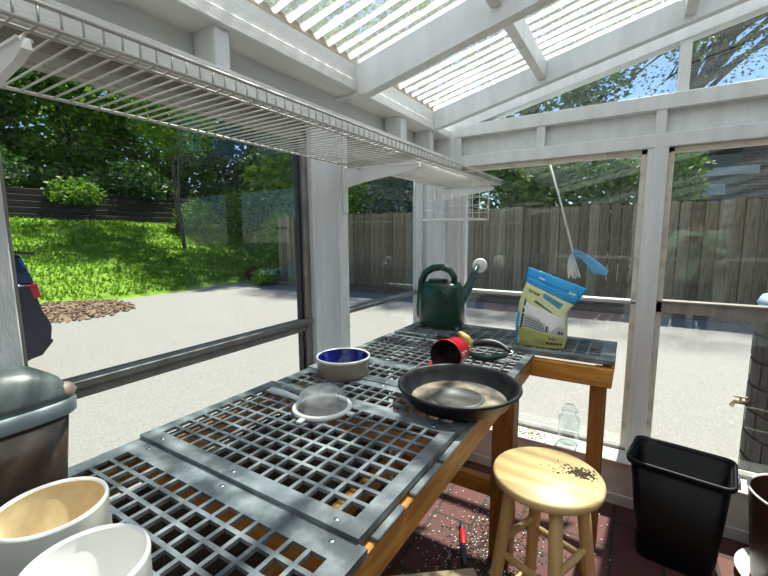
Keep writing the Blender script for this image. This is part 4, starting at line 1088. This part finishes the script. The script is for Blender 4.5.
def tree(name, label, cat, base, trunk_h, trunk_r, blobs, n, size, m, seed, group=None, branches=0, lean=(0, 0), trunk_pts=None, bark=None):
    rng = random.Random(seed); base = Vector(base)
    t = thing(name, label, cat, base, group)
    if trunk_h:
        g = MB(); top = base + Vector((lean[0], lean[1], trunk_h))
        path = trunk_pts or [base, base.lerp(top, .4) + Vector((rng.uniform(-.1, .1), rng.uniform(-.1, .1), 0)), base.lerp(top, .75), top]
        g.tube(path, [trunk_r * 1.2] + [trunk_r * (1 - .55 * k / (len(path) - 1)) for k in range(1, len(path))], 10)
        for k in range(branches):
            b = rng.choice(blobs); s = rng.uniform(.45, .98); q_ = s * (len(path) - 1); i_ = min(int(q_), len(path) - 2); st = Vector(path[i_]).lerp(Vector(path[i_ + 1]), q_ - i_)
            e = Vector(b[0]) + Vector((rng.uniform(-.8, .8) * b[1], rng.uniform(-.8, .8) * b[2], rng.uniform(-.6, .7) * b[3]))
            mid = st.lerp(e, .5) + Vector((rng.uniform(-.3, .3), rng.uniform(-.3, .3), rng.uniform(0, .5)))
            g.tube([st, st.lerp(mid, .5) + Vector((0, 0, .1)), mid, mid.lerp(e, .6), e], [trunk_r * .42, trunk_r * .34, trunk_r * .25, trunk_r * .16, trunk_r * .05], 7)
            for q in range(3):
                s2 = mid.lerp(e, rng.uniform(.1, .8)); e2 = s2 + Vector((rng.uniform(-1, 1), rng.uniform(-1, 1), rng.uniform(-.2, 1))) * rng.uniform(.5, 1.3)
                g.tube([s2, s2.lerp(e2, .5) + Vector((0, 0, .08)), e2], [trunk_r * .14, trunk_r * .09, trunk_r * .03], 5)
        g.build('trunk', M['bark'], t, fix=False)
    V_, F_ = leaf_cloud(blobs, n, size, rng)
    MB().add(V_, F_).build('foliage', M[m], t, fix=False)
    return t
# stacked timber retaining wall at the head of the lawn
rw = thing('retaining_wall', 'low dark timber retaining wall at the top of the lawn', 'retaining wall', (-17.6, 8, 1.8))
for k in range(6): MB().box((-17.7 - .12 * k, -3 + .3 * (k % 2), 1.8 + .22 * k), (-17.35 - .12 * k, 13.5 - .5 * (k % 3), 2.01 + .22 * k), .015).build('timber', M['timber'], rw)
MB().box((-34, -10, 0), (-18.3, 13.2, 2.7)).build('wooded_bank', M['soil_ground']); struct(bpy.data.objects['wooded_bank'])
BZT = 2.7
spec = [('tall_tree', 'tall dark tree behind the retaining wall at the far left of the woods', (-21, 3.6), 9, 'leaf_dark', 9000),
        ('tall_tree', 'tall dark leafy tree left of centre in the woods behind the lawn', (-21.5, 8.2), 10, 'leaf_mid', 11000),
        ('tall_tree', 'tall mid green tree in the middle of the woods behind the lawn', (-20.5, 12.8), 10, 'leaf_mid', 9000),
        ('tall_tree', 'tall slender green tree standing in front of the woods behind the flowering bush', (-14.5, 16.0), 9, 'leaf_mid', 9000),
        ('tall_tree', 'tall dark tree behind the left end of the board fence', (-10.8, 13.0), 9, 'leaf_mid', 8000),
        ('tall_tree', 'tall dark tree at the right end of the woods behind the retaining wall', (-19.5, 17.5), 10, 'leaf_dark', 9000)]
for i, (nm, lab, (x, y), h, m, n) in enumerate(spec):
    rng = random.Random(100 + i)
    BZT = 2.7 if x < -17 else .4
    blobs = [((x + rng.uniform(-.5, .5), y + rng.uniform(-.6, .6), BZT + 1.2), 2.2, 2.9, 1.6), ((x - .5, y, BZT + 3.6), 2.6, 3.1, 2.4), ((x + .8, y + 1.2, BZT + 5.2), 2.2, 2.6, 2.0), ((x - .4, y - 1, BZT + 7.4), 2.4, 2.6, 2.2), ((x, y + .4, BZT + 9.6), 1.9, 2., 1.8)]
    tree(nm, lab, 'tree', (x, y, BZT - .1), 7, .28, blobs, n, .16, m, 200 + i, branches=5)
back = [(-27, -1), (-27.5, 5), (-28, 11), (-27, 17), (-25, 23), (-19, 25), (-13, 24)]
for i, (x, y) in enumerate(back):
    where = ['leftmost', 'second from the left', 'third from the left', 'middle', 'third from the right', 'second from the right', 'rightmost'][i]
    zb = 2.7 if x < -20 else 0
    blobs = [((x, y, zb + 2.5), 3.4, 3.6, 2.8), ((x + .6, y + .8, zb + 6.5), 3.5, 3.6, 3.0), ((x - .6, y - .8, zb + 10.5), 3.4, 3.4, 3.0), ((x, y, zb + 14), 2.8, 2.8, 2.2)]
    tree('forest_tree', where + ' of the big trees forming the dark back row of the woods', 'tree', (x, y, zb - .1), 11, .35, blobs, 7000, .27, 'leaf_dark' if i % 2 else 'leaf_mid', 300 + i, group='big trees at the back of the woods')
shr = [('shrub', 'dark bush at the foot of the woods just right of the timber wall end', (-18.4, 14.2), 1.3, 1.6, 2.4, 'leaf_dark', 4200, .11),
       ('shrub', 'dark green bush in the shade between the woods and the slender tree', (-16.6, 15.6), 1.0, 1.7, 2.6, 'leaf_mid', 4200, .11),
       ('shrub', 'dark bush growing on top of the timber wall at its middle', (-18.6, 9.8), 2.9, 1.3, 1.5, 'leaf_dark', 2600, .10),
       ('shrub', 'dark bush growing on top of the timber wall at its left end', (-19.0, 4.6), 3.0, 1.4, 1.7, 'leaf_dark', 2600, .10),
       ('shrub', 'dark leafy bush behind the tall sunlit bush at the fence end', (-12.2, 13.2), .2, 1.6, 2.8, 'leaf_dark', 4600, .10),
       ('shrub', 'bright yellow-green bush at the top of the lawn before the timber wall', (-15.8, 10.4), 1.75, .9, 1.1, 'leaf_bright', 1700, .075),
       ('shrub', 'mid green bush hanging over the timber wall near its left end', (-17.9, 7.0), 2.6, 1.0, .9, 'leaf_mid', 1500, .09),
       ('shrub', 'large leafy bush in front of the woods left of the driveway corner', (-15.2, 12.6), 1.3, 1.5, 1.9, 'leaf_mid', 3200, .09),
       ('shrub', 'grey-green flowering bush beside the lawn near the driveway corner', (-12.9, 11.6), .35, .9, 1.0, 'leaf_grey', 2200, .07),
       ('shrub', 'tall sunlit bush with pale leaves next to the left end of the fence', (-10.3, 9.9), .0, .95, 2.1, 'leaf_bright', 3600, .075),
       ('shrub', 'dark bush between the flowering bush and the woods', (-14.2, 14.2), .4, 1.9, 2.6, 'leaf_dark', 4200, .11),
       ('shrub', 'low yellow-green clump at the foot of the left end of the fence', (-9.3, 8.25), .0, .42, .42, 'leaf_bright', 900, .055),
       ('shrub', 'small red-leaved shrub at the edge of the driveway before the fence', (-10.6, 8.9), .0, .30, .40, 'leaf_red', 500, .05)]
for i, (nm, lab, (x, y), zb, r, h, m, n, s) in enumerate(shr):
    rng = random.Random(400 + i)
    blobs = [((x, y, zb + h * .45), r, r, h * .5), ((x + rng.uniform(-.3, .3) * r, y + rng.uniform(-.4, .4) * r, zb + h * .8), r * .75, r * .75, h * .35), ((x + .3 * r, y - .4 * r, zb + h * .3), r * .7, r * .8, h * .35)]
    tree(nm, lab, 'shrub', (x, y, zb - .05), h * .6, .04, blobs, n, s, m, 500 + i)
tree('young_tree', 'slender young tree with thin dark trunk standing on the lawn', 'tree', (-13.6, 8.5, .45), 5.2, .06, [((-13.6, 8.6, 5.4), 1.5, 1.5, 1.3), ((-13.9, 9.3, 6.8), 1.2, 1.2, 1.1), ((-13.2, 7.7, 6.4), 1.1, 1.1, 1.)], 4200, .09, 'leaf_mid', 590, branches=6)
tree('young_tree', 'slender young tree at the upper left of the lawn close to the timber wall', 'tree', (-15.8, 9.6, 1.2), 4.8, .07, [((-15.8, 9.6, 6.2), 1.6, 1.6, 1.4), ((-15.4, 8.6, 7.4), 1.3, 1.3, 1.1)], 3600, .09, 'leaf_mid', 591, branches=6)
# trees and bushes beyond the fence
fb = [('dark leafy tree beyond the left part of the fence', (-8.3, 11.0), 5.0, 2.1, 'leaf_mid', 5200, .10),
      ('speckled grey-green tree above the fence seen through the middle window', (-5.7, 10.6), 3.6, 1.5, 'leaf_grey', 4200, .075),
      ('bright green tree just over the fence behind the hanging basket', (-3.6, 10.4), 4.0, 1.6, 'leaf_bright', 8500, .08),
      ('deep green bush over the fence behind the white pole', (-1.5, 10.3), 3.4, 1.45, 'leaf_mid', 8000, .08),
      ('leafy green bush over the fence left of the brick house', (.25, 10.4), 3.2, 1.0, 'leaf_mid', 4600, .075)]
for i, (lab, (x, y), h, r, m, n, s) in enumerate(fb):
    blobs = [((x, y, h * .55), r, r * .8, h * .42), ((x + .3 * r, y + .3, h * .85), r * .7, r * .7, h * .22), ((x - .4 * r, y, h * .75), r * .6, r * .6, h * .22)]
    tree('leafy_tree', lab, 'tree', (x, y, -.1), h * .7, .09, blobs, n, s, m, 600 + i, branches=4)
tree('shade_tree', 'tall green tree with airy crown filling the left of the gable window', 'tree', (-3.4, 14.5, -.1), 7, .2,
     [((-4.8, 14, 6.0), 1.9, 1.6, 1.6), ((-3.2, 14.5, 7.6), 1.9, 1.6, 1.6), ((-2.0, 14.2, 6.3), 1.5, 1.4, 1.3), ((-5.8, 14.6, 8.0), 1.6, 1.5, 1.4), ((-.9, 14.6, 7.7), 1.1, 1.2, .9), ((-4.5, 14, 10.2), 2.4, 2., 1.8), ((-2.0, 14.2, 11.2), 2.2, 2., 1.8), ((-6.8, 14.2, 10.8), 2.0, 2., 1.7), ((-2.8, 14, 5.2), 1.8, 1.5, 1.3), ((-1.2, 14.2, 6.1), 1.3, 1.3, 1.2)], 17000, .10, 'leaf_mid', 701, branches=9)
bt = Vector((.2, 13.8, -.1))
tree('branching_tree', 'big spreading tree with bare dark limbs against the blue sky at right', 'tree', bt, 7, .17,
     [((1.6, 13.4, 6.6), 1.5, 1.3, 1.3), ((3.2, 13.2, 7.6), 1.6, 1.4, 1.2), ((.6, 13.8, 8.0), 1.3, 1.2, 1.2), ((4.4, 13.4, 6.2), 1.3, 1.3, 1.0), ((2.6, 13.2, 9.3), 1.9, 1.5, 1.2), ((5.6, 13.5, 8.4), 1.5, 1.4, 1.2), ((1.2, 13.6, 11.0), 2.2, 1.8, 1.5), ((4.0, 13.5, 11.6), 2.2, 1.8, 1.5), ((2.6, 13.4, 5.6), 1.2, 1.1, .9), ((-.2, 13.8, 6.2), 1.1, 1.1, 1.1), ((.9, 13.8, 5.1), .9, .9, .7)], 12000, .050, 'leaf_mid', 702, branches=24,
     trunk_pts=[bt, bt + Vector((.1, -.1, 2.6)), bt + Vector((.5, -.3, 4.6)), bt + Vector((1.6, -.5, 6.6)), bt + Vector((2.9, -.6, 8.4))])
tree('shade_tree', 'dark tree overhanging the roof above the corrugated sheets', 'tree', (1.2, 17.5, -.1), 9, .16,
     [((1.0, 17.2, 9.5), 2.4, 2.2, 2.), ((-2.2, 17.5, 10.5), 2.0, 2.0, 1.8), ((3.8, 17.4, 11.5), 2., 2., 1.8)], 6500, .13, 'leaf_mid', 703, branches=8)

# ------------------------------------------------------------------ photographer, seen only mirrored in the glass
ps = thing('person', 'person in pale green long sleeved shirt holding a phone, mirrored in end window', 'person', (.60, -.95, 0))
def skin_body(name, verts, edges, radii, m, sub=2):
    me = bpy.data.meshes.new(name); off = ps.location
    me.from_pydata([Vector(v) - off for v in verts], edges, []); me.materials.append(m)
    o = bpy.data.objects.new(name, me); COL.objects.link(o); o.parent = ps
    md = o.modifiers.new('skin', 'SKIN'); md.use_smooth_shade = True
    for i, r in enumerate(radii): me.skin_vertices[0].data[i].radius = r if isinstance(r, tuple) else (r, r)
    me.skin_vertices[0].data[0].use_root = True
    sb = o.modifiers.new('sub', 'SUBSURF'); sb.levels = 1; sb.render_levels = sub
    return o
px, py = .60, -.95
bv = [(px, py, .93), (px, py + .01, 1.10), (px, py + .02, 1.28), (px, py + .01, 1.42), (px, py + .015, 1.50), (px - .01, py + .03, 1.57), (px - .02, py + .045, 1.66), (px - .02, py + .05, 1.74),
      (px - .18, py + .02, 1.40), (px - .27, py + .12, 1.16), (px - .17, py + .34, 1.30), (px - .14, py + .40, 1.345),
      (px + .18, py + .02, 1.40), (px + .22, py + .14, 1.16), (px + .03, py + .34, 1.29), (px - .01, py + .40, 1.335),
      (px - .09, py, .84), (px - .10, py + .02, .47), (px - .11, py, .09), (px - .12, py + .12, .035), (px + .09, py, .84), (px + .10, py + .02, .47), (px + .11, py, .09), (px + .12, py + .12, .035)]
be = [(0, 1), (1, 2), (2, 3), (3, 4), (4, 5), (5, 6), (6, 7), (3, 8), (8, 9), (9, 10), (10, 11), (3, 12), (12, 13), (13, 14), (14, 15), (0, 16), (16, 17), (17, 18), (18, 19), (0, 20), (20, 21), (21, 22), (22, 23)]
br_ = [(.16, .11), (.145, .10), (.155, .105), (.14, .09), (.06, .06), (.055, .06), (.075, .09), (.06, .075), .06, .048, .038, .03, .06, .048, .038, .03, .085, .06, .045, .04, .085, .06, .045, .04]
body = skin_body('body', bv, be, br_, M['skin'])
skin_body('shirt', [(px, py, .80), (px, py, .93)] + [bv[k] for k in (1, 2, 3, 8, 9, 10, 12, 13, 14)], [(0, 1), (1, 2), (2, 3), (3, 4), (4, 5), (5, 6), (6, 7), (4, 8), (8, 9), (9, 10)], [(.20, .15), (.195, .145), (.182, .135), (.185, .13), (.165, .115), .085, .072, .056, .085, .072, .056], M['shirt'])
skin_body('trousers', [(px, py, 1.0), bv[0], bv[16], bv[17], bv[18], bv[20], bv[21], bv[22]], [(0, 1), (1, 2), (2, 3), (3, 4), (1, 5), (5, 6), (6, 7)], [(.165, .12), (.175, .13), .105, .078, .064, .105, .078, .064], M['trousers'])
for s_ in (-1, 1):
    x = px + s_ * .115
    MB().hull([(x + a * w, py + b, z) for b, w, z in ((-.09, .035, 0), (.17, .035, 0), (.20, .018, .0), (.20, .018, .03), (.12, .040, .065), (-.02, .042, .105), (-.09, .038, .10), (.05, .048, 0)) for a in (-1, 1)]).build('shoe', M['blacktrim'], ps)
hd = Vector((px - .02, py + .045, 1.655))
MB().hull([hd + Vector(p) for p in ((-.012, .085, -.02), (.012, .085, -.02), (0, .118, -.022), (-.006, .085, .025), (.006, .085, .025), (0, .085, -.03))]).build('nose', M['skin'], ps)
for s_ in (-1, 1):
    MB().lathe([(0, -.009), (.010, -.004), (.012, 0), (.010, .004), (0, .009)], hd + Vector((s_ * .032, .083, .018)), 14, sy=.7).build('eye', M['blacktrim'], ps)
    MB().lathe([(0, -.03), (.014, -.015), (.017, .008), (.012, .026), (0, .032)], hd + Vector((s_ * .082, .005, 0)), 12, sy=1.3).build('ear', M['skin'], ps)
MB().tube([hd + Vector((-.024, .080, -.055)), hd + Vector((0, .088, -.058)), hd + Vector((.024, .080, -.055))], [.003, .006, .003], 8).build('mouth', M['tool_red'], ps)
g = MB(); g.lathe([(.088, .035), (.096, .055), (.085, .09), (.045, .118), (0, .125)], (px - .02, py + .035, 1.66), 24, sy=1.12); g.build('hair', M['hair'], ps)
g = MB()
for s in (-1, 1):
    hc = Vector((px - .145, py + .405, 1.35)) if s < 0 else Vector((px - .005, py + .405, 1.34))
    for f in range(4):
        b0 = hc + Vector((0, 0, .012 * f - .012)); g.tube([b0, b0 + Vector((.004 * s, .032, .010)), b0 + Vector((-.014 * s, .048, .014)), b0 + Vector((-.036 * s, .046, .016))], [.009, .0085, .008, .006], 6)
    g.tube([hc + Vector((0, -.01, .01)), hc + Vector((.004 * s, .012, .035)), hc + Vector((-.018 * s, .018, .048))], [.010, .009, .007], 6)
g.build('fingers', M['skin'], ps)
tag(MB().box((px - .152, py + .434, 1.325), (px + .002, py + .442, 1.40), .003).build('phone', M['blacktrim']), 'black phone held in both hands by the person mirrored in the end window', 'phone')

# ------------------------------------------------------------------ light, sky, camera
sun = bpy.data.lights.new('sun', 'SUN'); sun.energy = 5.5; sun.angle = math.radians(1.6); sun.color = (1., .95, .87)
so = bpy.data.objects.new('sun', sun); COL.objects.link(so)
el, az = math.radians(62), math.radians(4)        # azimuth from +Y towards +X
S = Vector((math.cos(el) * math.sin(az), math.cos(el) * math.cos(az), math.sin(el)))
so.rotation_euler = S.to_track_quat('Z', 'Y').to_euler(); so.location = (0, 0, 8)
w = bpy.data.worlds.new('sky'); SC.world = w; w.use_nodes = True; nt = w.node_tree; nt.nodes.clear()
out = N(nt, 'ShaderNodeOutputWorld'); bg = N(nt, 'ShaderNodeBackground'); sk = N(nt, 'ShaderNodeTexSky')
sk.sky_type = 'NISHITA'; sk.sun_disc = False; sk.sun_elevation = el; sk.sun_rotation = az; sk.air_density = .75; sk.dust_density = .05; sk.ozone_density = 3.0
bg.inputs['Strength'].default_value = .105
nt.links.new(sk.outputs[0], bg.inputs[0]); nt.links.new(bg.outputs[0], out.inputs[0])

cam = bpy.data.cameras.new('camera'); cam.sensor_width = 36; cam.lens = 403 / 768 * 36; cam.clip_start = .02; cam.clip_end = 300
co = bpy.data.objects.new('camera', cam); COL.objects.link(co)
R = Matrix(((.84917653, -.06375439, .52424669), (.5280537, .11688145, -.84112901), (-.00764904, .99109742, .13291873)))
co.matrix_world = Matrix.Translation((0, 0, 1.45)) @ R.to_4x4()
SC.camera = co
SC.view_settings.view_transform = 'Standard'; SC.view_settings.look = 'None'; SC.view_settings.exposure = 1.10; SC.view_settings.gamma = 1.; SC.view_settings.use_curve_mapping = False
SC.cycles.max_bounces = 10; SC.cycles.transparent_max_bounces = 24; SC.cycles.diffuse_bounces = 4; SC.cycles.caustics_reflective = False; SC.cycles.caustics_refractive = False
SC.cycles.use_denoising = True; SC.cycles.sample_clamp_indirect = 6.
